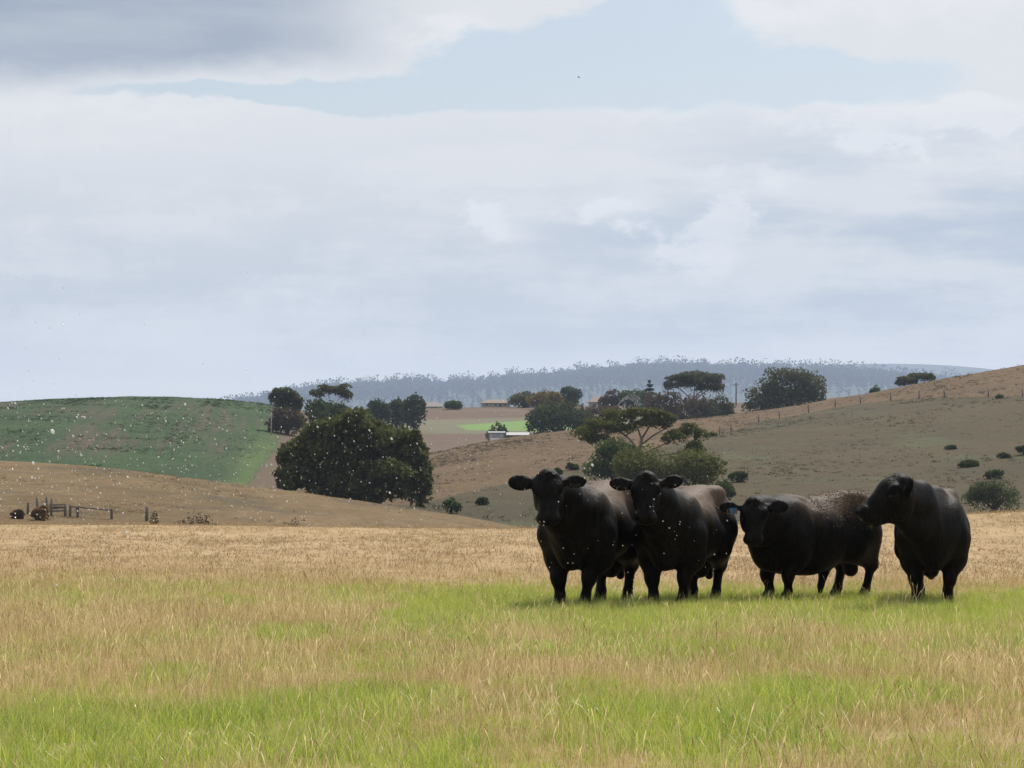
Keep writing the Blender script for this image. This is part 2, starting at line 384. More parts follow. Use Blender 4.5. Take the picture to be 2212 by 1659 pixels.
# ------------------------------------------------------------------ foliage
def leaf_mat(name, c1, c2, trans=0.45, c3=None):
    m, t, o = new_mat(name)
    g = t.nodes.new('ShaderNodeNewGeometry'); ri = E(t, g.outputs['Random Per Island'])
    n = noise(t, opos(t), .45, 4, .6)
    c = mixc(t, (ri * .6 + n * .8 - .2).clamp(), c1, c2)
    if c3: c = mixc(t, n.step(.52, .66) * .7, c, c3)
    d = t.nodes.new('ShaderNodeBsdfDiffuse'); tr = t.nodes.new('ShaderNodeBsdfTranslucent'); mxs = t.nodes.new('ShaderNodeMixShader')
    t.links.new(c, d.inputs[0]); t.links.new(c, tr.inputs[0]); mxs.inputs[0].default_value = trans
    t.links.new(d.outputs[0], mxs.inputs[1]); t.links.new(tr.outputs[0], mxs.inputs[2]); t.links.new(mxs.outputs[0], o.inputs[0]); return m
L_dark = leaf_mat('leaf_dark_green', (.028, .040, .018), (.085, .105, .042))
L_euc = leaf_mat('leaf_eucalypt', (.05, .058, .03), (.13, .135, .062))
L_eucn = leaf_mat('leaf_eucalypt_olive', (.05, .062, .02), (.16, .165, .05))
L_grn = leaf_mat('leaf_green', (.04, .062, .024), (.11, .14, .05))
L_blue = leaf_mat('leaf_conifer', (.018, .028, .02), (.035, .05, .034))
L_yel = leaf_mat('leaf_yellow_wattle', (.14, .10, .025), (.24, .18, .05), .35, (.07, .075, .025))
L_brn = leaf_mat('leaf_brownish', (.055, .045, .03), (.12, .09, .058))
L_dry = leaf_mat('leaf_dry_straw', (.16, .11, .06), (.30, .20, .11))
L_far = leaf_mat('leaf_far_forest', (.02, .03, .018), (.035, .046, .028), .1)
M_bark = simple('bark_grey', (.14, .115, .09), .9, .35, 1.5)
M_barkd = simple('bark_dark', (.06, .048, .038), .9, .35, 1.5)
def leaves(blobs, n, size, shell=.55, drop=0.0, flat=0.0):
    """n leaf-spray quads spread through ellipsoids (cx,cy,cz,rx,ry,rz)"""
    b = np.array(blobs, float); vol = (b[:, 3] * b[:, 4] * b[:, 5]) ** .66; k = rng.choice(len(b), n, p=vol / vol.sum())
    d = rng.normal(size=(n, 3)); d /= np.linalg.norm(d, axis=1)[:, None]
    low = d[:, 2] < -.25; d[low & (rng.random(n) < drop), 2] *= -1
    r = np.where(rng.random(n) < shell, rng.uniform(.82, 1.06, n), rng.random(n) ** .5)
    lump = 0.62 + .85 * fbm(d[:, 0] * 2.6 + k * 3.7 + 40, d[:, 2] * 2.6 + d[:, 1] * 1.9 + 40 + k, 5)
    c = b[k, :3] + d * b[k, 3:] * (r * lump)[:, None]
    a = rng.normal(size=(n, 3)); a[:, 2] *= (1 - flat); a /= np.linalg.norm(a, axis=1)[:, None]
    e = np.cross(a, rng.normal(size=(n, 3))); e /= np.linalg.norm(e, axis=1)[:, None]
    s = (size * rng.uniform(.5, 1.3, n))[:, None]
    a = a * s; e = e * s * rng.uniform(.35, .7, n)[:, None]
    v = np.stack([c - a, c + e, c + a, c - e], 1).reshape(-1, 3)
    return v
def crown(name, v, mat, parent):
    return link(name, mesh_np(name, v, np.arange(len(v)), 4), mat, parent)
def rnd_blobs(w, h, n, z0=0.0, r=(.22, .38), dome=True):
    """lumps filling a dome w wide, h high from z0"""
    bl = [(0, 0, z0 + h * .42, w * .36, w * .30, h * .42)]
    for k in range(n):
        a = rng.uniform(0, 2 * math.pi); q = rng.uniform(.25, .95) ** .6
        x = math.cos(a) * q * w * .5; y = math.sin(a) * q * w * .40
        top = max(.05, 1 - q ** 2.5) ** .5 if dome else 1.0
        rr = rng.uniform(*r) * min(w, h * 1.4) * .62
        zc = z0 + h * (.12 + rng.uniform(.35, .86) * top * .85); x *= max(.2, 1 - rr / w * .9)
        bl.append((x, y, max(zc, z0 + rr * .5), rr, rr * .9, rr * .75))
    return bl
def place(px, D, dz=0.0):
    x = X(px, D); return (x, D, terr(x, D) + dz)
def px2m(p, D): return p * D / F
def dense_tree(name, label, px0, px1, pytop, D, mat, n, size, lumps=14, trunk=True, cat='tree', group=None, bark=None, py0=None, drop=.3, z0f=.02):
    """tree or bush whose outline runs px0..px1 wide and reaches pytop; foot on the ground at distance D"""
    pxc = (px0 + px1) / 2; loc = place(pxc, D, -.15)
    if py0 is not None: loc = (loc[0], loc[1], Z(py0, D))
    w = px2m(px1 - px0, D); h = Z(pytop, D) - loc[2]
    t = thing(name, label, cat, loc, 0, group)
    crown('crown', leaves(rnd_blobs(w * 1.12, h * 1.12, lumps, h * z0f), int(n * 1.25), size, drop=drop), mat, t)
    m = MB()
    m.tube([(0, 0, -.4), (w * .01, 0, h * .25), (-w * .02, 0, h * .6)], [w * .035 + .05, w * .028 + .04, w * .012 + .02])
    for k in range(5):
        a = k * 1.256 + rng.uniform(-.3, .3); q = w * .3
        m.tube([(0, 0, h * .15), (math.cos(a) * q * .5, math.sin(a) * q * .5, h * .38), (math.cos(a) * q, math.sin(a) * q, h * .6)], [w * .018 + .03, w * .013 + .02, w * .006 + .01], 5)
    m.build('trunk', bark or M_barkd, t, True)
    return t
def limb_tree(name, label, px, D, pybase, trunk_pts, limbs, pads, mat, n, size, bark=None, cat='tree', tr=(.28, .16), flat=.2, drop=.7):
    """eucalypt: trunk and limbs as polylines and leaf pads, all given in picture units round the foot"""
    loc = (X(px, D), D, Z(pybase, D)); t = thing(name, label, cat, loc)
    q = lambda x, y, d=0.0: ((x - px) * D / F, d, (pybase - y) * D / F)
    m = MB(); k = len(trunk_pts)
    m.tube([q(*p) for p in trunk_pts], list(np.linspace(tr[0], tr[1], k)))
    for L in limbs:
        m.tube([q(*p) for p in L[1]], list(np.linspace(L[0], L[0] * .35, len(L[1]))), 6)
        e = L[1][-1]; s0 = L[1][-2]
        for j in range(3):                                   # twigs at the limb's end
            f = rng.uniform(.2, 1.0); bxp = s0[0] + (e[0] - s0[0]) * f; byp = s0[1] + (e[1] - s0[1]) * f; dd = s0[2] if len(s0) > 2 else 0
            m.tube([q(bxp, byp, dd), q(bxp + rng.uniform(-22, 22), byp - rng.uniform(8, 26), dd + rng.uniform(-1.2, 1.2))], [L[0] * .38, L[0] * .16], 4)
    m.build('trunk', bark or M_bark, t, True)
    bl = []
    for (x, y, rx, ry, d) in pads:
        c = q(x, y, d); w = 1.18 * rx * D / F; hh = 1.55 * ry * D / F
        bl.append((*c, w * .8, w * .7, hh * .8))
        for j in range(6):
            a = rng.uniform(0, 6.28); s = rng.uniform(.35, .6)
            bl.append((c[0] + math.cos(a) * w * .62, c[1] + math.sin(a) * w * .5, c[2] + rng.uniform(-.35, .6) * hh, w * s, w * s * .9, hh * s * .9))
    crown('crown', leaves(bl, int(n * 1.4), size, drop=drop, flat=flat), mat, t); return t

# the big dark clump left of the middle, behind the brown hill
D = 288; loc = place(765, D, -.8)
t = thing('evergreen_tree', 'huge dark spreading evergreen tree clump rising behind the bare brown slope', 'tree', loc)
pads = [(700, 985, 85, 80), (655, 1000, 60, 50), (760, 950, 95, 70), (840, 985, 80, 75), (880, 1020, 52, 60), (795, 1040, 110, 55), (640, 1030, 48, 30), (720, 1045, 90, 40), (905, 985, 22, 40), (905, 1060, 30, 35),
        (745, 918, 52, 24), (700, 930, 42, 22), (795, 925, 42, 24), (845, 945, 38, 24), (680, 952, 46, 26), (620, 985, 24, 20), (615, 1040, 16, 14), (918, 1010, 18, 22), (890, 950, 26, 22), (922, 1045, 14, 18)]
bl = []
for (x, y, rx, ry) in pads:
    c = ((x - 765) * D / F, rng.uniform(-2, 2), Z(y, D) - loc[2]); w = rx * D / F; hh = ry * D / F
    bl.append((*c, w * .78, w * .7, hh * .8))
    for j in range(7):
        a = rng.uniform(0, 6.28); s = rng.uniform(.18, .42); bl.append((c[0] + math.cos(a) * w * .64, c[1] + rng.uniform(-.7, .2) * w, c[2] + math.sin(a) * hh * .62, w * s, w * s, hh * s))
crown('crown', leaves(bl, 24000, .33, shell=.7), leaf_mat('leaf_macrocarpa', (.030, .042, .018), (.15, .16, .06)), t)
m = MB()
for (x0, x1, y1, d) in [(760, 700, 960, 0), (770, 840, 960, 1), (750, 640, 1010, -1), (775, 905, 1010, 0), (765, 760, 930, .5), (760, 720, 1000, -2), (772, 800, 990, -2)]:
    m.tube([((x0 - 765) * D / F, 0, -.5), (((x0 + x1) / 2 - 765) * D / F, d * .5, (Z(y1, D) - loc[2]) * .45), ((x1 - 765) * D / F, d, Z(y1, D) - loc[2])], [.45, .3, .1])
m.build('trunk', M_barkd, t, True)

limb_tree('eucalyptus_tree', 'tall sparse eucalypt with brown lower foliage beside the pale pole', 618, 560, 960,
          [(618, 965), (617, 930), (615, 890), (612, 855)], [(.12, [(616, 915), (628, 885), (638, 862)]), (.1, [(616, 905), (603, 880), (598, 862)]), (.14, [(640, 960), (641, 920), (640, 885), (646, 870)]), (.08, [(640, 900), (655, 872), (662, 858)])],
          [(610, 852, 20, 11, 0), (628, 856, 17, 12, .5), (598, 866, 13, 12, -.5), (642, 866, 10, 8, 0), (612, 872, 18, 9, .6), (606, 890, 14, 13, -.4), (630, 893, 13, 16, .3), (645, 880, 8, 9, 0)], L_euc, 3400, .30)
dense_tree('brown_leaved_shrub', 'reddish brown shrub round the foot of the tall sparse eucalypt', 582, 662, 884, 556, L_brn, 2600, .32, 9, cat='shrub')
limb_tree('umbrella_tree', 'umbrella shaped eucalypt with bare fanned branches under a thin canopy', 722, 590, 930,
          [(722, 935), (720, 905), (716, 885)], [(.1, [(716, 890), (698, 866), (684, 852)]), (.09, [(716, 888), (712, 862), (708, 848)]), (.1, [(717, 886), (732, 862), (742, 850)]), (.08, [(724, 880), (738, 866), (752, 860)]), (.06, [(700, 868), (692, 858), (680, 856)])],
          [(685, 851, 15, 7, 0), (708, 842, 20, 7, .5), (732, 843, 20, 8, -.5), (750, 857, 12, 9, 0), (742, 850, 14, 7, .8)], L_euc, 2600, .26, tr=(.2, .12))
dense_tree('dark_shrub', 'dark rounded shrub dome under the umbrella shaped eucalypt', 652, 768, 869, 540, L_dark, 3600, .36, 12, cat='shrub')
dense_tree('dark_tree', 'leftmost of three dark round trees behind the huge evergreen clump', 786, 842, 866, 735, L_dark, 2400, .42, 8)
dense_tree('dark_tree', 'middle of three dark round trees behind the huge evergreen clump', 828, 886, 865, 745, L_dark, 2400, .42, 8)
dense_tree('dark_tree', 'rightmost of three dark round trees, its trunk bare beside the fields', 864, 923, 864, 728, L_dark, 2800, .42, 9, z0f=.15)
dense_tree('round_shrub', 'small round green shrub alone between the two farmhouse roofs', 961, 1000, 866, 880, L_grn, 900, .45, 6, cat='shrub')
dense_tree('garden_tree', 'grey green garden tree left of the yellow flowering tree', 1098, 1166, 848, 890, L_euc, 1800, .48, 9)
dense_tree('wattle_tree', 'yellow flowering round tree on the far plateau', 1146, 1212, 845, 870, L_yel, 1900, .45, 9)
dense_tree('round_tree', 'dark round tree immediately right of the yellow flowering tree', 1207, 1255, 838, 880, L_dark, 1600, .45, 7)
dense_tree('evergreen_tree', 'dark low evergreen tree in front of the yellow tree beside the green strip', 1143, 1268, 869, 650, L_dark, 4200, .40, 13)
dense_tree('brown_shrub', 'brownish shrub mass between the low evergreen and the spreading eucalypt', 1248, 1345, 880, 662, L_brn, 2600, .40, 10, cat='shrub')
dense_tree('small_tree', 'small brown topped tree beside the farmhouse near the sprinkler', 1297, 1348, 844, 840, L_brn, 1500, .45, 7)
dense_tree('green_tree', 'bright green tree behind the sprinkler spray', 1342, 1404, 842, 835, L_grn, 1600, .45, 8)
D = 790
t = thing('conifer_tree', 'dark pointed conifer left of the tallest far eucalypt', 'tree', place(1403, D))
h = Z(822, D) - t.location.z; bl = []
for k in range(9):
    f = k / 8; w = px2m(19, D) * (1 - f) ** .75 + .25
    for j in range(3): bl.append((rng.uniform(-.35, .35) * w, rng.uniform(-.3, .3) * w, h * (.12 + .86 * f), w * rng.uniform(.7, 1.05), w * .8, h * .035))
crown('crown', leaves(bl, 1600, .42, flat=.5), L_blue, t); MB().tube([(0, 0, -.3), (0, 0, h * .5), (0, 0, h * .97)], [.35, .22, .05]).build('trunk', M_barkd, t, True)
limb_tree('tall_eucalyptus', 'tallest broad eucalypt with flat layered canopy on the far rise', 1500, 720, 905,
          [(1500, 910), (1500, 885), (1497, 860)], [(.2, [(1498, 868), (1475, 845), (1455, 832)]), (.2, [(1498, 865), (1500, 840), (1503, 822)]), (.2, [(1499, 865), (1525, 845), (1545, 830)]), (.14, [(1480, 850), (1465, 838), (1450, 835)]), (.14, [(1470, 905), (1472, 880), (1468, 855)]), (.12, [(1535, 905), (1538, 880), (1540, 850)])],
          [(1500, 815, 36, 10, 0), (1468, 822, 26, 10, 1), (1530, 825, 28, 12, -1), (1450, 834, 14, 7, 0), (1552, 840, 14, 8, 0), (1490, 832, 28, 9, 1.5), (1525, 838, 16, 8, 1)], L_euc, 5200, .36)
dense_tree('brown_shrub', 'brownish understorey shrub beneath the left side of the tallest far eucalypt', 1395, 1480, 848, 712, L_brn, 2800, .40, 10, cat='shrub')
dense_tree('brown_shrub', 'brownish understorey shrub beneath the right side of the tallest far eucalypt', 1462, 1552, 852, 705, L_brn, 2800, .40, 10, cat='shrub')
dense_tree('small_tree', 'small bushy tree at the right foot of the tallest far eucalypt', 1528, 1583, 854, 700, L_euc, 2000, .38, 8)
limb_tree('broad_eucalyptus', 'broad bushy eucalypt on the skyline right of the power pole', 1690, 690, 890,
          [(1690, 893), (1692, 870), (1690, 850)], [(.2, [(1690, 862), (1660, 845), (1645, 835)]), (.2, [(1690, 860), (1705, 835), (1710, 820)]), (.2, [(1692, 862), (1735, 840), (1752, 825)]), (.1, [(1690, 872), (1730, 880), (1740, 868)])],
          [(1655, 838, 24, 18, 0), (1692, 820, 32, 18, 1), (1735, 820, 34, 18, -1), (1755, 838, 26, 22, 0), (1700, 848, 42, 24, 1), (1650, 862, 34, 20, 0), (1740, 862, 38, 20, -1), (1635, 880, 24, 9, 0), (1680, 872, 36, 16, -.5), (1768, 858, 14, 20, 0)], L_euc, 7500, .36, drop=.3)
limb_tree('crest_tree', 'low flat topped tree peeping over the crest of the right hill', 1980, 680, 850,
          [(1980, 855), (1980, 830)], [(.12, [(1980, 838), (1960, 826), (1950, 822)]), (.12, [(1980, 838), (2000, 822), (2008, 818)])],
          [(1962, 822, 22, 7, 0), (1985, 815, 22, 6, 0), (2008, 817, 14, 5, 0), (1948, 829, 10, 5, 0)], L_euc, 1800, .34, drop=.3)
dense_tree('crest_bush', 'tiny bush on the crest left of the low flat topped tree', 1878, 1903, 836, 640, L_grn, 320, .36, 4, cat='bush')

# the near eucalypt on the right slope, behind the cattle
ED = on_hill(right_h, 1385, 1052, 272, 600)
limb_tree('spreading_eucalyptus', 'open umbrella eucalypt with pale bare limbs rising behind the cattle', 1382, ED, 1058,
          [(1382, 1065, 0), (1380, 1020, 0), (1379, 990, 0), (1383, 965, 0), (1388, 942, 0)],
          [(.15, [(1379, 988, 0), (1350, 965, -.5), (1318, 950, -1), (1280, 945, -1)]), (.14, [(1381, 975, 0), (1362, 950, .5), (1340, 930, .8), (1320, 915, 1)]), (.14, [(1386, 950, 0), (1378, 925, .5), (1365, 905, .6)]),
           (.14, [(1388, 945, 0), (1402, 922, -.3), (1415, 905, -.5)]), (.13, [(1384, 962, 0), (1412, 940, .6), (1440, 925, 1), (1455, 912, 1)]), (.12, [(1380, 985, 0), (1415, 968, -.7), (1445, 955, -1), (1462, 945, -1)]),
           (.10, [(1381, 1005, 0), (1420, 985, .5), (1470, 978, .8), (1495, 960, 1)]), (.09, [(1470, 978, .8), (1500, 955, .8), (1515, 938, .8)]), (.08, [(1330, 955, -1), (1300, 930, -1), (1275, 925, -1)]), (.09, [(1379, 1010, 0), (1345, 990, -.6), (1330, 975, -.8)]),
           (.07, [(1440, 1010, 0), (1480, 990, .2), (1500, 975, .3)]), (.06, [(1420, 1005, .4), (1450, 1000, .5), (1490, 1010, .5)])],
          [(1262, 938, 27, 13, -1), (1300, 922, 32, 15, -.6), (1340, 905, 34, 15, .6), (1378, 897, 32, 14, .6), (1415, 900, 28, 13, -.4), (1290, 950, 24, 8, -1), (1345, 930, 30, 9, 1), (1440, 912, 22, 11, 1), (1395, 915, 24, 8, 0), (1455, 945, 24, 13, -1),
           (1478, 935, 16, 9, .5), (1495, 928, 20, 11, .8), (1518, 940, 16, 10, .8), (1502, 968, 20, 13, .9), (1325, 975, 24, 15, -.8), (1355, 968, 13, 7, .5), (1450, 905, 14, 7, .8)], L_eucn, 12000, .17, tr=(.30, .2), flat=.15, drop=.55)
def hill_bush(label, px0, px1, pyt, pyb, mat, n=700, size=.2, lumps=6, name='scrub_bush', h=right_h, d0=272, d1=600, cat='bush', drop=.5):
    D = on_hill(h, (px0 + px1) / 2, pyb, d0, d1)
    return dense_tree(name, label, px0, px1, pyt, D, mat, n, size, lumps, cat=cat, drop=drop)
hill_bush('dark green shrub mass under the left of the open umbrella eucalypt', 1272, 1385, 948, 1062, L_grn, 4600, .2, 14, 'understorey_shrub', cat='shrub')
hill_bush('olive shrub mass in front of the open umbrella eucalypt trunk', 1325, 1455, 962, 1074, L_eucn, 5200, .19, 15, 'understorey_shrub', cat='shrub')
hill_bush('flat topped olive shrub right of the open umbrella eucalypt', 1425, 1572, 978, 1074, L_eucn, 4800, .19, 14, 'understorey_shrub', cat='shrub')
hill_bush('bush beside the second bull\'s rump at the right end of the shrubs', 1538, 1586, 1040, 1085, L_grn, 1500, .17, 8, 'understorey_shrub', cat='shrub')
hill_bush('low wide dark bush on the slope right of the olive shrubs', 1572, 1618, 1019, 1041, L_dark, 700, .19, 6)
hill_bush('small dark bush high on the right slope above the fourth bull', 2040, 2068, 962, 972, L_dark, 350, .18, 5)
hill_bush('small dark bush between the wide bush and the right picture edge', 2152, 2180, 978, 989, L_dark, 350, .18, 5)
hill_bush('wide low dark bush on the slope above the fourth bull', 2070, 2116, 994, 1009, L_dark, 600, .19, 6)
hill_bush('dark bush just above the big grey green shrub', 2126, 2168, 1016, 1034, L_dark, 600, .18, 6)
hill_bush('dark bush cut by the right picture edge', 2196, 2232, 962, 982, L_dark, 500, .18, 5)
hill_bush('big grey green shrub at the field edge right of the fourth bull', 2088, 2206, 1036, 1112, leaf_mat('leaf_grey_green', (.05, .062, .03), (.12, .135, .065)), 5200, .13, 15, 'field_edge_shrub', cat='shrub')
hill_bush('tiny green bush by the hilltop fence near the right edge', 2152, 2168, 852, 860, L_grn, 160, .25, 3)
hill_bush('round dark bush right of the first bull\'s ear', 1222, 1250, 1002, 1016, L_dark, 420, .2, 5)
hill_bush('small grey bush left of the round dark bush above the first bull', 1193, 1214, 1011, 1025, L_dark, 320, .2, 5)
hill_bush('dark bush on the slope left of the first bull', 1026, 1058, 1075, 1091, L_dark, 500, .17, 6)
hill_bush('grey green square bush at the right foot of the huge evergreen clump', 955, 994, 1078, 1108, L_grn, 800, .16, 7)
for (a, b, c, d, s) in [(1520, 1550, 935, 942, 'flat dark scrub patch on the paddock boundary beside the olive tree'), (925, 950, 900, 912, 'small dark bush on the far ploughed field')]:
    if c > 930: hill_bush(s, a, b, c, d, L_dark, 300, .22, 5)

# ------------------------------------------------------------------ far forest on the blue ridge: one mass
N = 7000
fx = rng.uniform(X(490, DR), X(2250, DR), N); fy = DR - np.abs(rng.normal(0, 760, N)); fy[:1700] = DR - rng.uniform(0, 90, 1700)
dens = fbm(fx * .006, fx * 0 + 2.2, 3); keep = (fy < DR - 120) | (rng.random(N) < .25 + sstep(.38, .62, dens)); fx, fy = fx[keep], fy[keep]; fz = ridge_h(fx, fy); N = len(fx)
tall = 17 + 16 * rng.random(N) + 18 * (rng.random(N) < .12); tall *= .65 + .8 * fbm(fx * .01, fy * 0 + 7, 3)
V_ = []
K = 26
cc = np.repeat(np.stack([fx, fy, fz], 1), K, 0); tt = np.repeat(tall, K); spread = np.repeat(rng.uniform(.16, .34, N), K); hh = rng.random(N * K)
prof = np.where(hh < .45, .25 + hh * .6, np.sqrt(np.clip(1 - ((hh - .7) / .32) ** 2, .05, 1)))
cc[:, 0] += rng.normal(0, 1, N * K) * tt * spread * prof * .62; cc[:, 1] += rng.normal(0, 1, N * K) * tt * spread * prof * .5; cc[:, 2] += hh * tt
a = rng.normal(size=(N * K, 3)); a /= np.linalg.norm(a, axis=1)[:, None]; e = np.cross(a, rng.normal(size=(N * K, 3))); e /= np.linalg.norm(e, axis=1)[:, None]
s = rng.uniform(1.6, 4.4, N * K)[:, None]; fv = np.stack([cc - a * s, cc + e * s * .7, cc + a * s, cc - e * s * .7], 1).reshape(-1, 3)
fo = link('forest', mesh_np('forest', fv, np.arange(len(fv)), 4), L_far)
tag(fo, 'hazy blue eucalypt forest covering the far ridge', 'forest', kind='stuff')

# ------------------------------------------------------------------ farm buildings far off
M_wall = simple('painted_wall', (.32, .30, .27), .8, .15); M_roof = simple('grey_roof', (.13, .12, .12), .6, .2); M_roof2 = simple('tin_roof', (.34, .35, .36), .45, .12)
M_roof3 = simple('brown_roof', (.16, .12, .095), .7, .2); M_glass = simple('window_glass', (.03, .035, .04), .15, .1, spec=.6); M_white = simple('white_paint', (.72, .72, .70), .6, .06)
M_wood = simple('weathered_wood', (.13, .12, .115), .9, .35, 4); M_pole = simple('pale_pole', (.28, .26, .24), .85, .2, 4)
M_shed = simple('shed_cladding', (.27, .29, .33), .5, .12)
def house(label, px0, px1, pyt, D, roofm, wallm, eave=.62, py0=None, depth=7.0, chimney=False):
    w = px2m(px1 - px0, D); pxc = (px0 + px1) / 2; loc = place(pxc, D); h = Z(pyt, D) - loc[2]; hw = h * eave
    t = thing('farmhouse', label, 'house', loc)
    MB().box((0, 0, hw / 2 - .3), (w * .88, depth * .85, hw + .6)).build('wall', wallm, t)
    r = MB(); x0, y0 = w / 2, depth / 2
    a = [(-x0, -y0, hw), (x0, -y0, hw), (x0, y0, hw), (-x0, y0, hw)]; b0, b1 = (-x0 * .5, 0, h), (x0 * .5, 0, h)
    b = len(r.v); r.v += a + [b0, b1]; r.f += [[0, 1, 5, 4], [1, 2, 5], [2, 3, 4, 5], [3, 0, 4], [3, 2, 1, 0]]
    ro = r.build('roof', roofm, t)
    if chimney: MB().box((x0 * .2, 0, h + .1), (.6, .6, 1.2)).build('chimney', wallm, ro)
    for k in range(3):
        wx = (-.28 + .28 * k) * w; wo = MB().box((wx, -depth * .425 - .02, hw * .55), (1.3, .08, hw * .45)).build('window', M_white, t)
        MB().box((wx, -depth * .425 - .07, hw * .55), (1.1, .06, hw * .38)).build('pane', M_glass, wo)
    MB().box((w * .14, -depth * .425 - .02, hw * .4), (.9, .06, hw * .75)).build('door', M_wood, t)
    return t
house('leftmost farmhouse on the plateau, only its low grey roof showing', 908, 958, 868, 930, M_roof, M_wall, .45)
house('middle farmhouse with pale roof and dark verandah left of the garden tree', 1036, 1106, 863, 900, M_roof3, M_wall, .5)
house('rightmost farmhouse with brown roof beside the small brown topped tree', 1268, 1336, 856, 860, M_roof3, M_wall, .55)
D = 632; w = px2m(38, D); loc = (X(1073, D), D, Z(952, D)); h = px2m(20, D)
t = thing('farm_shed', 'grey metal farm shed with a long pale low annex beside the bright green strip', 'shed', loc)
MB().box((0, 0, h * .42 - .2), (w * .94, 4.5, h * .84 + .4)).build('wall', M_shed, t)
def slab_roof(x0, x1, y0, y1, z0, z1, th): return MB().poly([(x0, y0, z0), (x1, y0, z0), (x1, y1, z1), (x0, y1, z1)]).poly([(x0, y0, z0 - th), (x0, y1, z1 - th), (x1, y1, z1 - th), (x1, y0, z0 - th)]).poly([(x0, y0, z0 - th), (x1, y0, z0 - th), (x1, y0, z0), (x0, y0, z0)]).poly([(x0, y0, z0 - th), (x0, y0, z0), (x0, y1, z1), (x0, y1, z1 - th)]).poly([(x1, y0, z0 - th), (x1, y1, z1 - th), (x1, y1, z1), (x1, y0, z0)])
slab_roof(-w / 2, w / 2, -2.6, 2.6, h * .88, h * 1.02, .12).build('roof', M_roof2, t)
for k in (-.25, .2): MB().box((k * w, -2.28, h * .38), (w * .28, .06, h * .7)).build('door', M_roof2, t)
for k in range(4): MB().box((-w * .46 + k * w * .3, -2.35, h * .40), (.12, .12, h * .78)).build('post', M_wood, t)
xa0, xa1 = w * .5 + .15, w * .5 + px2m(52, D)
slab_roof(xa0, xa1, -1.2, 3.2, h * .62, h * .92, .1).build('annex_roof', M_roof2, t); MB().box(((xa0 + xa1) / 2, 1.2, h * .28), (xa1 - xa0 - .3, 3.6, h * .56)).build('annex_wall', M_wood, t)
bo = MB().box((0, 0, px2m(2.5, D)), (px2m(22, D), 1.4, px2m(5, D))).build('water_trough', M_white, None, loc=(X(1070, D - 5), D - 5, Z(951.5, D - 5)))
tag(bo, 'white water trough in front of the grey metal farm shed', 'trough')
dense_tree('shed_tree', 'grey green bush behind the roof of the grey metal shed', 1050, 1100, 917, 642, L_grn, 1200, .36, 7, cat='bush')
# ------------------------------------------------------------------ poles and fences
def pole(label, px, py0, py1, D, r, mat, arm=True):
    t = thing('power_pole', label, 'power pole', (X(px, D), D, Z(py1, D))); h = px2m(py1 - py0, D)
    MB().tube([(0, 0, -.5), (0, 0, h * .5), (0, 0, h)], [r, r * .9, r * .75], 8).build('pole', mat, t, True)
    if arm:
        MB().box((0, 0, h - .5), (1.9, .14, .14)).build('crossarm', mat, t)
        for k in (-.8, -.4, .4, .8): MB().tube([(k, 0, h - .44), (k, 0, h - .16)], [.06, .05], 6).build('insulator', M_white, t)
    return t
pole('dark power pole with crossarm on the skyline between two eucalypts', 1590, 827, 872, 720, .16, M_barkd)
pole('pale bare pole standing left of the sparse eucalypt by the green hill', 586, 890, 950, 545, .13, M_pole, False)
# hilltop fence
fp = [(2209, 857), (2135, 858), (2040, 858), (1985, 861), (1924, 865), (1859, 872), (1804, 880), (1747, 892), (1684, 904), (1639, 911), (1579, 933), (1554, 939)]
pts = []
for (px, py) in fp:
    D = on_hill(right_h, px, py, 272, 599); pts.append(Vector((X(px, D), D, float(right_h(X(px, D), D)))))
t = thing('hillside_fence', 'post and wire fence running along the paddock boundary on the right hill', 'fence', pts[0])
pm = None
for i, p in enumerate(pts):
    q = p - pts[0]; hgt = 1.35 + .25 * rng.random()
    if pm is None:
        o = MB().tube([(0, 0, -.3), (0, 0, .7), (.02, 0, 1.5)], [.12, .11, .10], 7).build('post', M_wood, t, True); pm = o.data
    else: o = link('post', pm, None, t)
    o.location = q; o.scale = (1, 1, hgt / 1.5); o.rotation_euler = (rng.uniform(-.05, .05), rng.uniform(-.06, .06), rng.uniform(0, 3))
for hz in (.45, .85, 1.2): MB().tube([(p - pts[0]) + Vector((0, 0, hz)) for p in pts], [.012] * len(pts), 4).build('wire', M_wood, t)
# stock yard remains on the brown hill
D = 205; yz = lambda px: float(brown_h(X(px, D), D))
base = Vector((X(100, D), D, yz(100)))
t = thing('stock_yard', 'broken wooden stock yard with tall posts and a rail on the brown hill', 'stock yard', base)
for (px, pyt, lean) in [(61, 1085, .04), (81, 1075, -.02), (100, 1073, .01), (111, 1077, .03), (140, 1090, 0), (152, 1090, 0), (168, 1094, .02), (241, 1098, 0)]:
    zb = yz(px); o = MB().tube([(0, 0, -.4), (0, 0, .6), (lean, 0, Z(pyt, D) - zb)], [.10, .09, .075], 7).build('post', M_wood, t, True); o.location = Vector((X(px, D), D + rng.uniform(-.2, .2), zb)) - base
for k in range(4):
    zz = Z(1108 - k * 4.6, D); a = Vector((X(104, D), D + .22, zz + .1)) - base; b_ = Vector((X(141, D), D + .6, zz + .15 + .08 * math.sin(k * 2))) - base
    MB().tube([a, (a + b_) / 2 + Vector((0, 0, .02)), b_], [.055, .06, .05], 5).build('board', M_wood, t)
a = Vector((X(152, D), D - .2, Z(1094, D))) - base; b_ = Vector((X(241, D), D - .2, Z(1102, D))) - base
MB().tube([a, (a + b_) / 2, b_], [.055, .05, .055], 6).build('rail', M_wood, t)
po = MB().tube([(0, 0, -.4), (0, 0, .6), (.03, 0, 1.0)], [.13, .12, .1], 7).build('fence_post', M_wood, None, True, loc=(X(317, D), D, yz(317)))
tag(po, 'short lone wooden post right of the stock yard rail', 'post')
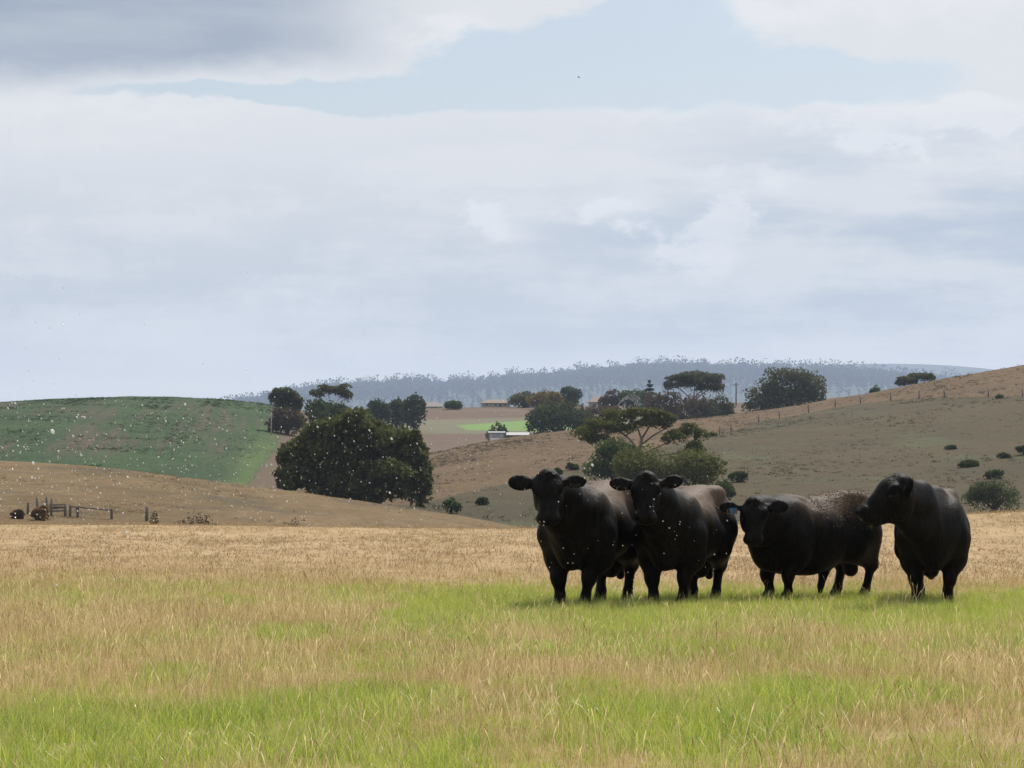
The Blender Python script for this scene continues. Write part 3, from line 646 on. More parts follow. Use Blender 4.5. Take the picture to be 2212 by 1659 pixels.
def brown_bush(label, px0, px1, pyt, D, mat, n, size=.09, lumps=7, cat='bush', name='scrub_bush'):
    return dense_tree(name, label, px0, px1, pyt, D, mat, n, size, lumps, cat=cat, py0=None)
brown_bush('pale straw coloured dry bush in front of the stock yard posts', 68, 108, 1094, 200, L_dry, 1600)
brown_bush('small dark bush left of the stock yard near the left edge', 24, 52, 1102, 200, L_brn, 700)
brown_bush('long low dark scrub in the gully at the field edge', 575, 695, 1119, 150, L_brn, 1600, .07, 16)
brown_bush('low brown scrub right of the lone post in the gully', 375, 470, 1111, 175, L_brn, 1300, .08, 12)
brown_bush('grey tuft of scrub beside the lone post', 322, 345, 1106, 190, L_brn, 500, .07)

# ------------------------------------------------------------------ sprinkler spray on the plateau
m, tt_, oo = new_mat('water_drop')
d = tt_.nodes.new('ShaderNodeBsdfDiffuse'); d.inputs[0].default_value = (.85, .88, .9, 1); tr = tt_.nodes.new('ShaderNodeBsdfTranslucent'); tr.inputs[0].default_value = (.85, .88, .9, 1)
gl = tt_.nodes.new('ShaderNodeBsdfGlossy'); gl.inputs['Roughness'].default_value = .15
m1 = tt_.nodes.new('ShaderNodeMixShader'); m1.inputs[0].default_value = .5; tt_.links.new(d.outputs[0], m1.inputs[1]); tt_.links.new(tr.outputs[0], m1.inputs[2])
m2 = tt_.nodes.new('ShaderNodeMixShader'); m2.inputs[0].default_value = .12; tt_.links.new(m1.outputs[0], m2.inputs[1]); tt_.links.new(gl.outputs[0], m2.inputs[2]); tt_.links.new(m2.outputs[0], oo.inputs[0])
M_drop = m
_t = (1 + 5 ** .5) / 2
ICO = np.array([(-1, _t, 0), (1, _t, 0), (-1, -_t, 0), (1, -_t, 0), (0, -1, _t), (0, 1, _t), (0, -1, -_t), (0, 1, -_t), (_t, 0, -1), (_t, 0, 1), (-_t, 0, -1), (-_t, 0, 1)]) / math.sqrt(1 + _t * _t)
ICF = np.array([(0, 11, 5), (0, 5, 1), (0, 1, 7), (0, 7, 10), (0, 10, 11), (1, 5, 9), (5, 11, 4), (11, 10, 2), (10, 7, 6), (7, 1, 8), (3, 9, 4), (3, 4, 2), (3, 2, 6), (3, 6, 8), (3, 8, 9), (4, 9, 5), (2, 4, 11), (6, 2, 10), (8, 6, 7), (9, 8, 1)])
def pellets(c, r, stretch=None):
    n = len(c); v = ICO[None] * r[:, None, None]
    if stretch is not None:                                   # longer along the fall line
        ax = np.array(stretch[0]); ax = ax / np.linalg.norm(ax); al = (v @ ax)[..., None] * ax; v = v + al * (stretch[1] - 1)
    v = (v + c[:, None, :]).reshape(-1, 3); f = (ICF[None] + 12 * np.arange(n)[:, None, None]).reshape(-1)
    return smooth(mesh_np('drops', v, f, 3))
D = 780; n = 900; f = rng.random(n) ** .7; x0, z0 = X(1333, D), Z(878, D)
sx = x0 + f * px2m(52, D); arc = 1 - (1 - f / .62) ** 2; sz = z0 + arc * px2m(28, D) - rng.random(n) ** .9 * f * px2m(26, D)
so = link('sprinkler_spray', pellets(np.stack([sx, D + rng.normal(0, .6, n), sz], 1), rng.uniform(.015, .04, n)), M_drop); tag(so, 'white arc of sprinkler water in front of the green tree', 'spray', kind='stuff')
# ------------------------------------------------------------------ CATTLE
def smin(a, b, k):
    h = np.maximum(k - np.abs(a - b), 0) / k; return np.minimum(a, b) - h * h * k * .25
def surface_net(Fv, o, s):
    """closed quad surface of Fv<0 on a regular grid (origin o, step s)"""
    ins = Fv < 0; nx, ny, nz = Fv.shape
    cnt = np.zeros((nx - 1, ny - 1, nz - 1), np.int8)
    for i in (0, 1):
        for j in (0, 1):
            for k in (0, 1): cnt += ins[i:nx - 1 + i, j:ny - 1 + j, k:nz - 1 + k]
    act = (cnt > 0) & (cnt < 8); idx = np.full(act.shape, -1, np.int64); C = np.argwhere(act); idx[act] = np.arange(len(C))
    acc = np.zeros((len(C), 3)); w = np.zeros(len(C))
    cor = [(i, j, k) for i in (0, 1) for j in (0, 1) for k in (0, 1)]
    for a in cor:
        for ax in range(3):
            if a[ax]: continue
            b = list(a); b[ax] = 1
            fa = Fv[C[:, 0] + a[0], C[:, 1] + a[1], C[:, 2] + a[2]]; fb = Fv[C[:, 0] + b[0], C[:, 1] + b[1], C[:, 2] + b[2]]
            x = (fa < 0) != (fb < 0); t = np.where(x, fa / np.where(x, fa - fb, 1), 0)
            p = np.tile(np.array(a, float), (len(C), 1)); p[:, ax] = t; acc[x] += p[x]; w[x] += 1
    v = (C + acc / w[:, None]) * s + o; faces = []
    for ax in range(3):
        u, q = (ax + 1) % 3, (ax + 2) % 3
        sl0 = [slice(1, -1)] * 3; sl1 = [slice(1, -1)] * 3; sl0[ax] = slice(0, -1); sl1[ax] = slice(1, None)
        A = ins[tuple(sl0)]; B = ins[tuple(sl1)]
        for flip, msk in ((False, A & ~B), (True, ~A & B)):
            P = np.argwhere(msk)
            if not len(P): continue
            P = P + np.array([0 if d == ax else 1 for d in range(3)]); g = []
            for du, dq in ((-1, -1), (0, -1), (0, 0), (-1, 0)):
                c = P.copy(); c[:, u] += du; c[:, q] += dq; g.append(idx[c[:, 0], c[:, 1], c[:, 2]])
            g = np.stack(g[::-1] if flip else g, 1); faces.append(g)
    return v, np.concatenate(faces)
def fur_mat(name, dust, dustcol):
    m, t, o = new_mat(name); P = opos(t); s = t.nodes.new('ShaderNodeSeparateXYZ'); t.links.new(P, s.inputs[0]); z = E(t, s.outputs[2]); x = E(t, s.outputs[0])
    n = noise(t, vmul(t, P, (2.0, 2.0, 1.0)), 1.6, 6, .6); hair = noise(t, vmul(t, P, (26, 26, 5)), 1.0, 5, .65); fine = noise(t, P, 60, 3, .6)
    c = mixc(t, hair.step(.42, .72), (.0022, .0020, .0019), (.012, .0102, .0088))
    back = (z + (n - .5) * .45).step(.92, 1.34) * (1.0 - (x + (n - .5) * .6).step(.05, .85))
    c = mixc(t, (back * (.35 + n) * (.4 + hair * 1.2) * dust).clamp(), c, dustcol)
    p = principled(t, o, c, .48, .055)
    bump(t, p, hair * 1.0 + fine * .2 + n * .8, .55, .025); return m
M_eye = simple('eye_dark', (.008, .007, .006), .25, .1, spec=.3); M_tag = simple('blue_ear_tag', (.02, .10, .22), .5, .1); M_hairp = simple('pale_ear_hair', (.22, .18, .15), .8, .2)
M_mud = simple('dried_mud', (.15, .115, .085), 1.0, .4, 20, 0.0); M_cud = simple('chewed_grass', (.045, .05, .018), .6, .3, 30); M_nose = simple('muzzle_skin', (.018, .017, .017), .28, .2, spec=.6)
ST = np.array([(-1.02, 1.18, .98, .06), (-.98, 1.28, .82, .17), (-.88, 1.36, .68, .27), (-.70, 1.405, .66, .33), (-.45, 1.40, .60, .355), (-.15, 1.35, .535, .38), (.12, 1.305, .49, .38), (.36, 1.29, .475, .35),
               (.56, 1.29, .46, .33), (.74, 1.24, .46, .29), (.88, 1.15, .49, .23), (.98, 1.04, .56, .15), (1.03, .93, .70, .06)])
def frame(f, up):
    f = np.array(f, float); f /= np.linalg.norm(f); up = np.array(up, float); s = np.cross(up, f); s /= np.linalg.norm(s); u = np.cross(f, s); return f, s, u
def build_bull(name, label, rf_px, rf_D, psi, sc, poll, face, faceup, legs, dust=.8, dustcol=(.11, .078, .056), ear_dir=((.1, .95, .18), (.1, .95, .18)), extra=None, hs=1.05, earlen=1.0, sheath=False, crest_up=.0, hd=1.08, drop_belly=0.0, ear_base=(.045, .115, -.085), belly=1.0, mat=None):
    fw = np.array([-math.sin(psi), -math.cos(psi), 0]); lf = np.array([-fw[1], fw[0], 0])
    lx, ly = legs['RF'][0], legs['RF'][1]
    foot = np.array([X(rf_px, rf_D), rf_D, 0]); org = foot - sc * (fw * lx + lf * ly); org[2] = float(field_h(org[0], org[1])) - .01
    th = math.atan2(fw[1], fw[0])
    loc3 = lambda w: np.array([np.dot(np.array(w) - org, fw), np.dot(np.array(w) - org, lf), w[2] - org[2]]) / sc
    rot3 = lambda d: np.array([np.dot(d, fw), np.dot(d, lf), d[2]])
    pl = loc3((X(poll[0], poll[2]), poll[2], Z(poll[1], poll[2])))
    hf, hsd, hu = frame(rot3(np.array(face, float)), rot3(np.array(faceup, float)))      # along the face, its left, out of the forehead
    H = lambda a, b, c: pl + hs * (hf * a + hsd * b + hu * c * hd)
    st = .0135
    pts = np.array([pl, H(.5, 0, 0), H(.05, .4, 0), H(.05, -.4, 0)])
    lo = np.minimum([-1.12, -.56, -.03], pts.min(0) - .14); hi = np.maximum([1.12, .56, 1.45], pts.max(0) + .14)
    for q in legs.values(): lo[:2] = np.minimum(lo[:2], np.array(q) - .16); hi[:2] = np.maximum(hi[:2], np.array(q) + .16)
    ax = [np.arange(lo[i], hi[i], st, dtype=np.float32) for i in range(3)]
    G = np.stack(np.meshgrid(*ax, indexing='ij'), -1); gx, gy, gz = G[..., 0], G[..., 1], G[..., 2]
    # torso
    sx = ST[:, 0]; xx = ax[0]; top = np.interp(xx, sx, ST[:, 1]); bot = np.interp(xx, sx, ST[:, 2]) - drop_belly * np.clip(1 - np.abs(xx - .05) / .85, 0, 1) ** .5; wd = np.interp(xx, sx, ST[:, 3]) * belly
    ker = np.hanning(9); ker /= ker.sum()
    top, bot, wd = [np.convolve(np.pad(q, 4, mode='edge'), ker, 'valid')[:, None, None].astype(np.float32) for q in (top, bot, wd)]
    cz = (top + bot) / 2 - .03; hz = (top - bot) / 2
    zz = np.where(gz > cz, (gz - cz) / (top - cz), (gz - cz) / (cz - bot)); wz = wd * (1 - .10 * np.clip(zz, 0, 1) ** 2) * (1 - .42 * np.clip(-zz, 0, 1) ** 1.5 * np.clip((gx - .15) / .35, 0, 1)) * (1 - .25 * np.clip(-zz, 0, 1) ** 1.5 * np.clip((-.35 - gx) / .3, 0, 1))
    r = (np.abs(gy / wz) ** 2.5 + np.abs(zz) ** 2.5) ** (1 / 2.5)
    d = (r - 1) * np.minimum(wd, hz); d = np.maximum(d, np.abs(gx) - 1.035)
    def sub_box(c0, c1, pad):
        a = [max(0, int((min(c0[i], c1[i]) - pad - lo[i]) / st)) for i in range(3)]; b = [min(len(ax[i]), int((max(c0[i], c1[i]) + pad - lo[i]) / st) + 2) for i in range(3)]
        return tuple(slice(a[i], b[i]) for i in range(3))
    def cone(a, b, ra, rb, k=.06):
        a = np.array(a, np.float32); b = np.array(b, np.float32); S = sub_box(a, b, max(ra, rb) + k + .05); P = G[S]; ba = b - a
        h = np.clip(((P - a) @ ba) / max(1e-9, float(ba @ ba)), 0, 1); q = np.linalg.norm(P - a - h[..., None] * ba, axis=-1) - (ra + (rb - ra) * h)
        d[S] = smin(d[S], q, k)
    def ell(c, r, axes=None, k=.06, cut=False):
        c = np.array(c, np.float32); rm = max(r); S = sub_box(c, c, rm + k + .05); P = G[S] - c
        if axes is not None: P = np.stack([P @ np.array(q, np.float32) for q in axes], -1)
        r = np.array(r, np.float32); k0 = np.linalg.norm(P / r, axis=-1); k1 = np.linalg.norm(P / (r * r), axis=-1) + 1e-6; q = k0 * (k0 - 1) / k1
        d[S] = -smin(-d[S], q, k) if cut else smin(d[S], q, k)
    for s in (1, -1):
        ell((.52, s * .235, .92), (.26, .135, .34), k=.16); ell((-.66, s * .21, .98), (.30, .17, .34), k=.12); ell((-.72, s * .20, .78), (.22, .16, .30), k=.12)
        ell((.0, s * .22, .84), (.50, .20, .28), k=.15); ell((-.55, s * .20, 1.30), (.12, .08, .07), k=.10)
    ell((.42, 0, 1.27 + crest_up), (.22, .11, .06), k=.12)
    # neck: crest, middle and throat run into the head
    nb = H(.06, 0, -.16); nt_ = H(-.02, 0, -.10); jw = H(.22, 0, -.23)
    mid = (np.array([.66, 0, 1.02]) + nb) / 2
    cone((.42, 0, 1.12 + crest_up), mid + (0, 0, .07 + crest_up), .17, .165, .10); cone(mid + (0, 0, .07 + crest_up), nt_, .165, .10, .08)
    cone((.58, 0, .93), mid, .30, .21, .12); cone(mid, nb, .21, .14, .10)
    cone((.78, 0, .84), (np.array([.78, 0, .84]) + jw) / 2, .24, .16, .12); cone((np.array([.78, 0, .84]) + jw) / 2, jw, .16, .085, .10)
    cone((.86, 0, .60), (.95, 0, .80), .11, .10, .12); cone((.80, 0, .53), (.60, 0, .52), .09, .09, .12)
    # head
    AX = (hf, hsd, hu)
    ell(H(.11, 0, -.105), np.array((.17, .158, .125 * hd)) * hs, AX, .05); ell(H(.0, 0, -.055), np.array((.075, .11, .075)) * hs, AX, .05)
    cone(H(.12, 0, -.085), H(.40, 0, -.085), .120 * hs, .092 * hs, .05); ell(H(.435, 0, -.095), np.array((.072, .120, .088 * hd)) * hs, AX, .04)
    cone(H(.14, 0, -.20), H(.39, 0, -.155), .085 * hs * hd ** .5, .056 * hs * hd ** .5, .06); ell(H(.05, 0, .035), np.array((.09, .020, .030)) * hs, AX, .035, cut=True)
    for s in (1, -1):
        ell(H(.17, s * .085, -.165), np.array((.13, .055, .095 * hd)) * hs, AX, .05); ell(H(.125, s * .122, -.045), np.array((.066, .038, .042)) * hs, AX, .03)
        ell(H(.47, s * .055, -.045), np.array((.04, .035, .035)) * hs, AX, .03)
        ell(H(.505, s * .058, -.058), np.array((.022, .016, .024)) * hs, AX, .012, cut=True)
        ell(H(.19, s * .148, -.07), np.array((.030, .018, .020)) * hs, AX, .02, cut=True)
    ell(H(.42, 0, -.185), np.array((.045, .06, .02)) * hs, AX, .03)
    ell(H(.50, 0, -.135), np.array((.03, .085, .007)) * hs, AX, .008, cut=True)
    ears = []
    for s, ed in ((1, ear_dir[0]), (-1, ear_dir[1])):
        e = hf * -ed[0] + hsd * s * ed[1] + hu * ed[2]; e /= np.linalg.norm(e); b0 = H(ear_base[0], s * ear_base[1], ear_base[2])
        en = hu - e * np.dot(hu, e); en /= np.linalg.norm(en)
        if len(ed) > 3: en = en * math.cos(ed[3]) + np.cross(e, en) * math.sin(ed[3])
        wv = np.cross(e, en); L = .275 * earlen
        cone(b0, b0 + e * .08, .05, .045, .03)
        ell(b0 + e * L * .62, (L * .50, .090, .030), (e, wv, en), .02); ell(b0 + e * L * .64 + en * .043, (L * .40, .064, .020), (e, wv, en), .01, cut=True)
        ears.append((b0, e, wv, en, L))
    for s in (1, -1):                                        # hollow flank, crease behind the shoulder, hollow before the hip
        ell((-.38, s * .43, 1.08), (.13, .10, .17), k=.10, cut=True); ell((.24, s * .455, .88), (.05, .10, .26), k=.12, cut=True); ell((-.40, s * .40, .62), (.10, .12, .12), k=.10, cut=True)
        ell((-.62, s * .245, 1.30), (.09, .06, .06), k=.08); ell((.66, s * .33, .82), (.10, .05, .12), k=.06)
    # legs
    for key, s in (('RF', -1), ('LF', 1)):
        fx_, fy_ = legs[key]; sh = np.array([.60, s * .25, .80]); el = np.array([.50, s * .235, .55]); kn = np.array([.5 * fx_ + .5 * .56 + .02, .6 * fy_ + .4 * s * .22, .335]); ft = np.array([fx_ - .02, fy_, .13])
        cone(sh, el, .19, .155, .10); cone(el, kn, .15, .080, .08); cone(kn + (0.005, 0, .01), kn - (0, 0, .03), .086, .078, .04); cone(kn, ft, .068, .050, .04); cone(ft, (fx_ + .03, fy_, .05), .056, .064, .03); cone((fx_ + .03, fy_, .05), (fx_ + .045, fy_, .0), .066, .078, .02)
    for key, s in (('RH', -1), ('LH', 1)):
        fx_, fy_ = legs[key]; hp = np.array([-.66, s * .21, .86]); sf = np.array([-.50 + .15 * (fx_ + .70), s * .25, .66]); hk = np.array([fx_ - .13, .7 * fy_ + .3 * s * .22, .44]); ft = np.array([fx_ - .04, fy_, .14])
        cone(hp, sf, .24, .19, .12); cone(sf, hk, .175, .080, .08); cone(hp + (-.12, 0, -.05), hk, .18, .070, .10); cone(hk + (-.03, 0, .03), hk, .055, .074, .04); cone(hk, ft, .066, .052, .04); cone(ft, (fx_ + .01, fy_, .05), .058, .066, .03); cone((fx_ + .01, fy_, .05), (fx_ + .03, fy_, .0), .068, .078, .02)
    cone((-1.0, 0, 1.24), (-1.07, 0, 1.0), .05, .04, .06); cone((-1.07, 0, 1.0), (-1.05, 0, .55), .035, .03, .03); cone((-1.05, .0, .55), (-1.03, .01, .30), .045, .05, .03)
    cone((-.66, 0, .56), (-.70, 0, .38), .085, .10, .06); cone((-.30, 0, .47), (-.05, 0, .44), .075, .06, .08)
    if sheath: cone((-.22, 0, .36), (-.16, 0, .18), .07, .04, .06); cone((-.16, 0, .18), (-.15, 0, .10), .04, .03, .03)
    # skin folds on the neck, lumps of muscle, curly poll
    d += (.010 * np.sin(gx * 13 + 4 * np.sin(gz * 5)) * np.clip((gx - .45) * 3, 0, 1) * np.clip((gz - .5) * 2, 0, 1) * np.clip(1 - np.linalg.norm(G - pl, axis=-1) * 1.6, 0, 1) ** .5).astype(np.float32)
    d += (.007 * (np.sin(gx * 6.1 + gz * 3.3) * np.sin(gz * 7.3 + gx * 2.1 + gy * 4))).astype(np.float32)
    pr = np.linalg.norm(G - H(.02, 0, -.03), axis=-1); d += (.011 * np.sin(gx * 74) * np.sin(gy * 81 + gz * 23) * np.sin(gz * 67) * np.clip(1.6 - pr * 9, 0, 1)).astype(np.float32)
    v, fc = surface_net(np.pad(d, 1, constant_values=1.0), lo - st, st)
    # relax
    e = np.concatenate([fc[:, [0, 1]], fc[:, [1, 2]], fc[:, [2, 3]], fc[:, [3, 0]]]); deg = np.bincount(e.ravel(), minlength=len(v))[:, None].astype(float)
    for it in range(2):
        sm = np.stack([np.bincount(e[:, 0], v[e[:, 1], k], len(v)) + np.bincount(e[:, 1], v[e[:, 0], k], len(v)) for k in range(3)], 1) / deg; v = v + .5 * (sm - v)
    root = thing(name, label, 'bull', tuple(org), th); root.scale = (sc, sc, sc)
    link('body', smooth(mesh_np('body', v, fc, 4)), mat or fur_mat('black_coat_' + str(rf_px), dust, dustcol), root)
    def pellet(nm, c, r, m, axes=None):
        q = ICO * np.array(r)
        q = q @ np.array(axes) if axes is not None else q
        return link(nm, smooth(mesh_np(nm, q + np.array(c), ICF.ravel(), 3)), m, root)
    for s in (1, -1): pellet('eye', H(.19, s * .128, -.07), (.024 * hs, .017 * hs, .018 * hs), M_eye, AX)
    pellet('nose_pad', H(.488, 0, -.085), (.020 * hs, .052 * hs, .040 * hs), M_nose, AX)
    for s, (b0, e_, wv, en, L) in zip((1, -1), ears):
        mb = MB()
        for k in range(14):
            p = b0 + e_ * L * rng.uniform(.25, .8) + wv * rng.uniform(-.06, -.02) * (1 if wv[2] > 0 else -1) + en * .02
            q = p + np.array([0, 0, -1]) * rng.uniform(.03, .07) + e_ * rng.uniform(-.02, .03); mb.tube([p, q], [.0035, .0015], 4)
        if extra != 'side': mb.build('ear_hair', M_hairp if s == -1 else mat or M_barkd, root)['kind'] = 'stuff'
    return root, H, ears, (v, fc)
FRONT = (0, -.42, -.9); FUP = (0, -.9, .42)
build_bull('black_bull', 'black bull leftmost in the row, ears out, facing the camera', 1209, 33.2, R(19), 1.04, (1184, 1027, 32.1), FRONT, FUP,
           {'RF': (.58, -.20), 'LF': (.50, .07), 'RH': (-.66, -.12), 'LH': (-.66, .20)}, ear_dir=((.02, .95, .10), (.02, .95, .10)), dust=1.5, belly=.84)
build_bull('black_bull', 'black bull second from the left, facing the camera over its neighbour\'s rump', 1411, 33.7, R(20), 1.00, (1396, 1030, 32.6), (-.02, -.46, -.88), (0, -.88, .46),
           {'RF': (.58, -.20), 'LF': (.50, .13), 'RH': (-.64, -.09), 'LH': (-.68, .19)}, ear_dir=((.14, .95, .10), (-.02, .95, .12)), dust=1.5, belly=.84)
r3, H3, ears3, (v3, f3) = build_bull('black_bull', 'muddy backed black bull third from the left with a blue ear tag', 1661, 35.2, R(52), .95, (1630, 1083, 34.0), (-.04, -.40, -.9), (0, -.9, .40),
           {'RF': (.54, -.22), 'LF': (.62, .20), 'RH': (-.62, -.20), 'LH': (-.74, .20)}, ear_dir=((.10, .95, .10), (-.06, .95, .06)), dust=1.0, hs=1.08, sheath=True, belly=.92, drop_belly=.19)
b0, e_, wv, en, L = ears3[1]
c = b0 + e_ * L * .5 + en * .03 + np.array([0, 0, -.05]); q = MB()
q.v = [tuple(c + e_ * a + np.array([0, 0, 1]) * b_ + en * d_) for d_ in (.004, -.004) for (a, b_) in ((-.045, .035), (.045, .035), (.05, -.035), (-.05, -.035))]
q.f = [[0, 1, 2, 3], [7, 6, 5, 4], [0, 4, 5, 1], [1, 5, 6, 2], [2, 6, 7, 3], [3, 7, 4, 0]]; q.build('ear_tag', M_tag, r3)
# dried mud caked on the third bull's back
nrm = np.cross(v3[f3[:, 1]] - v3[f3[:, 0]], v3[f3[:, 3]] - v3[f3[:, 0]]); nrm /= np.linalg.norm(nrm, axis=1)[:, None] + 1e-9; cc = v3[f3].mean(1)
wgt = sstep(.86, 1.22, cc[:, 2] + .35 * (fbm(cc[:, 0] * 5, cc[:, 1] * 5 + cc[:, 2] * 5) - .47)) * sstep(-.90, -.45, cc[:, 0]) * (1 - sstep(.12, .32, cc[:, 0])) * (np.abs(cc[:, 1]) < .5)
wgt *= sstep(.35, .55, fbm(cc[:, 0] * 9 + 4, cc[:, 2] * 9 + cc[:, 1] * 7)) + .12
NM = 1500; pick = rng.choice(len(cc), NM, p=wgt / wgt.sum()); rm_ = rng.uniform(.004, .013, NM) * rng.uniform(.6, 1.25, NM)
mv = ICO[None] * rm_[:, None, None] * rng.uniform(.55, 1.35, (NM, 12, 1)); nn = nrm[pick][:, None, :]; mv = mv - nn * (mv * nn).sum(-1, keepdims=True) * .75
mv = (mv + (cc[pick] + nrm[pick] * .002)[:, None, :]).reshape(-1, 3); mp = mesh_np('mud', mv, (ICF[None] + 12 * np.arange(NM)[:, None, None]).reshape(-1), 3)
mo = link('mud_crust', mp, M_mud, r3); mo['kind'] = 'stuff'
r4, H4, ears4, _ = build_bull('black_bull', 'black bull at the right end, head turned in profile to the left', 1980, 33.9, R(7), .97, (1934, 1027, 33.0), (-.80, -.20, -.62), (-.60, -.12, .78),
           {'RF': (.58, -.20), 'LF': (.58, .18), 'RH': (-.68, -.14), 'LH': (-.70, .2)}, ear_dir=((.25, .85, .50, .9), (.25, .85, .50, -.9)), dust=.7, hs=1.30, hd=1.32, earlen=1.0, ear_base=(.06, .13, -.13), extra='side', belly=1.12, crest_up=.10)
q = MB()
for k in range(7):
    p = H4(.47, .03 + .012 * k - .04, -.15); q.tube([p, p + np.array([0, .006 * (k - 3), -.02 - .04 * rng.random()])], [.006, .002], 4)
q.build('grass_in_mouth', M_cud, r4)
# ------------------------------------------------------------------ GRASS
def grass_mat(name, c1, c2, trans, tip=None, gloss=.02):
    m, t, o = new_mat(name); a = E(t, attr(t, 'tint', 'INSTANCER').outputs['Fac']); g = t.nodes.new('ShaderNodeNewGeometry'); ri = E(t, g.outputs['Random Per Island'])
    c = mixc(t, (a * .5 + ri * .95 - .22).clamp(), c1, c2)
    if tip:
        h = E(t, attr(t, 'h').outputs['Fac']); c = mixc(t, h.step(.45, 1.0) * ri, c, tip)
    d = t.nodes.new('ShaderNodeBsdfDiffuse'); tr = t.nodes.new('ShaderNodeBsdfTranslucent'); gl = t.nodes.new('ShaderNodeBsdfGlossy'); gl.inputs['Roughness'].default_value = .35
    t.links.new(c, d.inputs[0]); t.links.new(c, tr.inputs[0]); m1 = t.nodes.new('ShaderNodeMixShader'); m1.inputs[0].default_value = trans
    t.links.new(d.outputs[0], m1.inputs[1]); t.links.new(tr.outputs[0], m1.inputs[2]); m2 = t.nodes.new('ShaderNodeMixShader'); m2.inputs[0].default_value = gloss
    t.links.new(m1.outputs[0], m2.inputs[1]); t.links.new(gl.outputs[0], m2.inputs[2]); t.links.new(m2.outputs[0], o.inputs[0]); return m
G_green = grass_mat('grass_green', (.13, .22, .014), (.48, .58, .07), .52, (.58, .53, .2), .07)
G_dry = grass_mat('grass_dry', (.26, .175, .07), (.80, .64, .35), .4)
G_seed = grass_mat('grass_seed_stems', (.22, .125, .04), (.86, .72, .42), .4)
G_straw = grass_mat('grass_straw_stubble', (.26, .175, .085), (.46, .34, .19), .3)
def clump(nb, rad, h0, h1, wid, bend, segs=3, head=0.0, hl=.07, seed=0, flop=0.0):
    """one tuft: nb ribbon blades, some with a seed head"""
    r = np.random.default_rng(seed); V = []; Fq = []; Hh = []
    for k in range(nb):
        a = r.uniform(0, 6.283); q = rad * math.sqrt(r.random()); p = np.array([math.cos(a) * q, math.sin(a) * q, -.03]); h = r.uniform(h0, h1); w = wid * r.uniform(.6, 1.3)
        b = r.uniform(0, 6.283); bd = bend * r.uniform(.2, 1.2) * h
        if r.random() < flop: bd += h * r.uniform(.5, .9)
        dr = np.array([math.cos(b), math.sin(b), 0]); o_ = r.uniform(0, 6.283); sd = np.array([math.cos(o_), math.sin(o_), 0]); n0 = len(V)
        hd = r.random() < head; S = segs + (2 if hd else 0)
        for i in range(S + 1):
            t = i / segs if i <= segs else 1.0 + (i - segs) * hl * .5 / h
            c = p + np.array([0, 0, 1]) * h * (t - .35 * min(1.5, bd / h) * t * t) + dr * bd * t * t
            if hd: ww = w * .55 if i < segs else (w * .9 if i == segs else (w * 2.3 if i == segs + 1 else w * .5))
            else: ww = w * (1 - .93 * t ** 1.6)
            V += [c - sd * ww / 2, c + sd * ww / 2]; Hh += [min(t, 1.0)] * 2
        for i in range(S): Fq.append((n0 + 2 * i, n0 + 2 * i + 1, n0 + 2 * i + 3, n0 + 2 * i + 2))
    me = mesh_np('tuft', np.array(V), np.array(Fq), 4); at = me.attributes.new('h', 'FLOAT', 'POINT'); at.data.foreach_set('value', np.array(Hh, np.float32)); return me
def scatter(name, label, pts, rot, scl, tint, variants, mat):
    col = bpy.data.collections.new(name + '_tufts')
    for me in variants:
        me.materials.append(mat); col.objects.link(bpy.data.objects.new(name + '_tuft', me))
    n = len(pts); me = bpy.data.meshes.new(name); me.vertices.add(n); me.vertices.foreach_set('co', pts.astype(np.float32).ravel())
    for an, ty, val, key in (('rot', 'FLOAT_VECTOR', rot, 'vector'), ('scl', 'FLOAT_VECTOR', scl, 'vector'), ('tint', 'FLOAT', tint, 'value'), ('idx', 'INT', rng.integers(0, len(variants), n), 'value')):
        a = me.attributes.new(an, ty, 'POINT'); a.data.foreach_set(key, np.ascontiguousarray(val, np.int32 if ty == 'INT' else np.float32).ravel())
    o = link(name, me); tag(o, label, 'grass', kind='stuff')
    ng = bpy.data.node_groups.new(name, 'GeometryNodeTree'); ng.interface.new_socket('Geometry', in_out='INPUT', socket_type='NodeSocketGeometry'); ng.interface.new_socket('Geometry', in_out='OUTPUT', socket_type='NodeSocketGeometry')
    N = ng.nodes; gi = N.new('NodeGroupInput'); go = N.new('NodeGroupOutput'); ip = N.new('GeometryNodeInstanceOnPoints'); ci = N.new('GeometryNodeCollectionInfo')
    ci.inputs['Collection'].default_value = col; ci.inputs['Separate Children'].default_value = True; ci.inputs['Reset Children'].default_value = True
    def na(nm, ty):
        q = N.new('GeometryNodeInputNamedAttribute'); q.data_type = ty; q.inputs['Name'].default_value = nm; return q.outputs['Attribute']
    er = N.new('FunctionNodeEulerToRotation'); L = ng.links.new
    L(na('rot', 'FLOAT_VECTOR'), er.inputs[0]); L(er.outputs[0], ip.inputs['Rotation']); L(na('scl', 'FLOAT_VECTOR'), ip.inputs['Scale']); L(na('idx', 'INT'), ip.inputs['Instance Index'])
    ip.inputs['Pick Instance'].default_value = True; L(ci.outputs[0], ip.inputs['Instance']); L(gi.outputs[0], ip.inputs['Points']); L(ip.outputs[0], go.inputs[0])
    md = o.modifiers.new('scatter', 'NODES'); md.node_group = ng; return o
def wedge(n, d0, d1, pw=2.0, margin=.235):
    """points spread evenly over the ground seen between two distances, with room to spare at the sides"""
    D = (d0 ** pw + rng.random(n) * (d1 ** pw - d0 ** pw)) ** (1 / pw); x = rng.uniform(-1, 1, n) * (D * margin + .6); return x, D
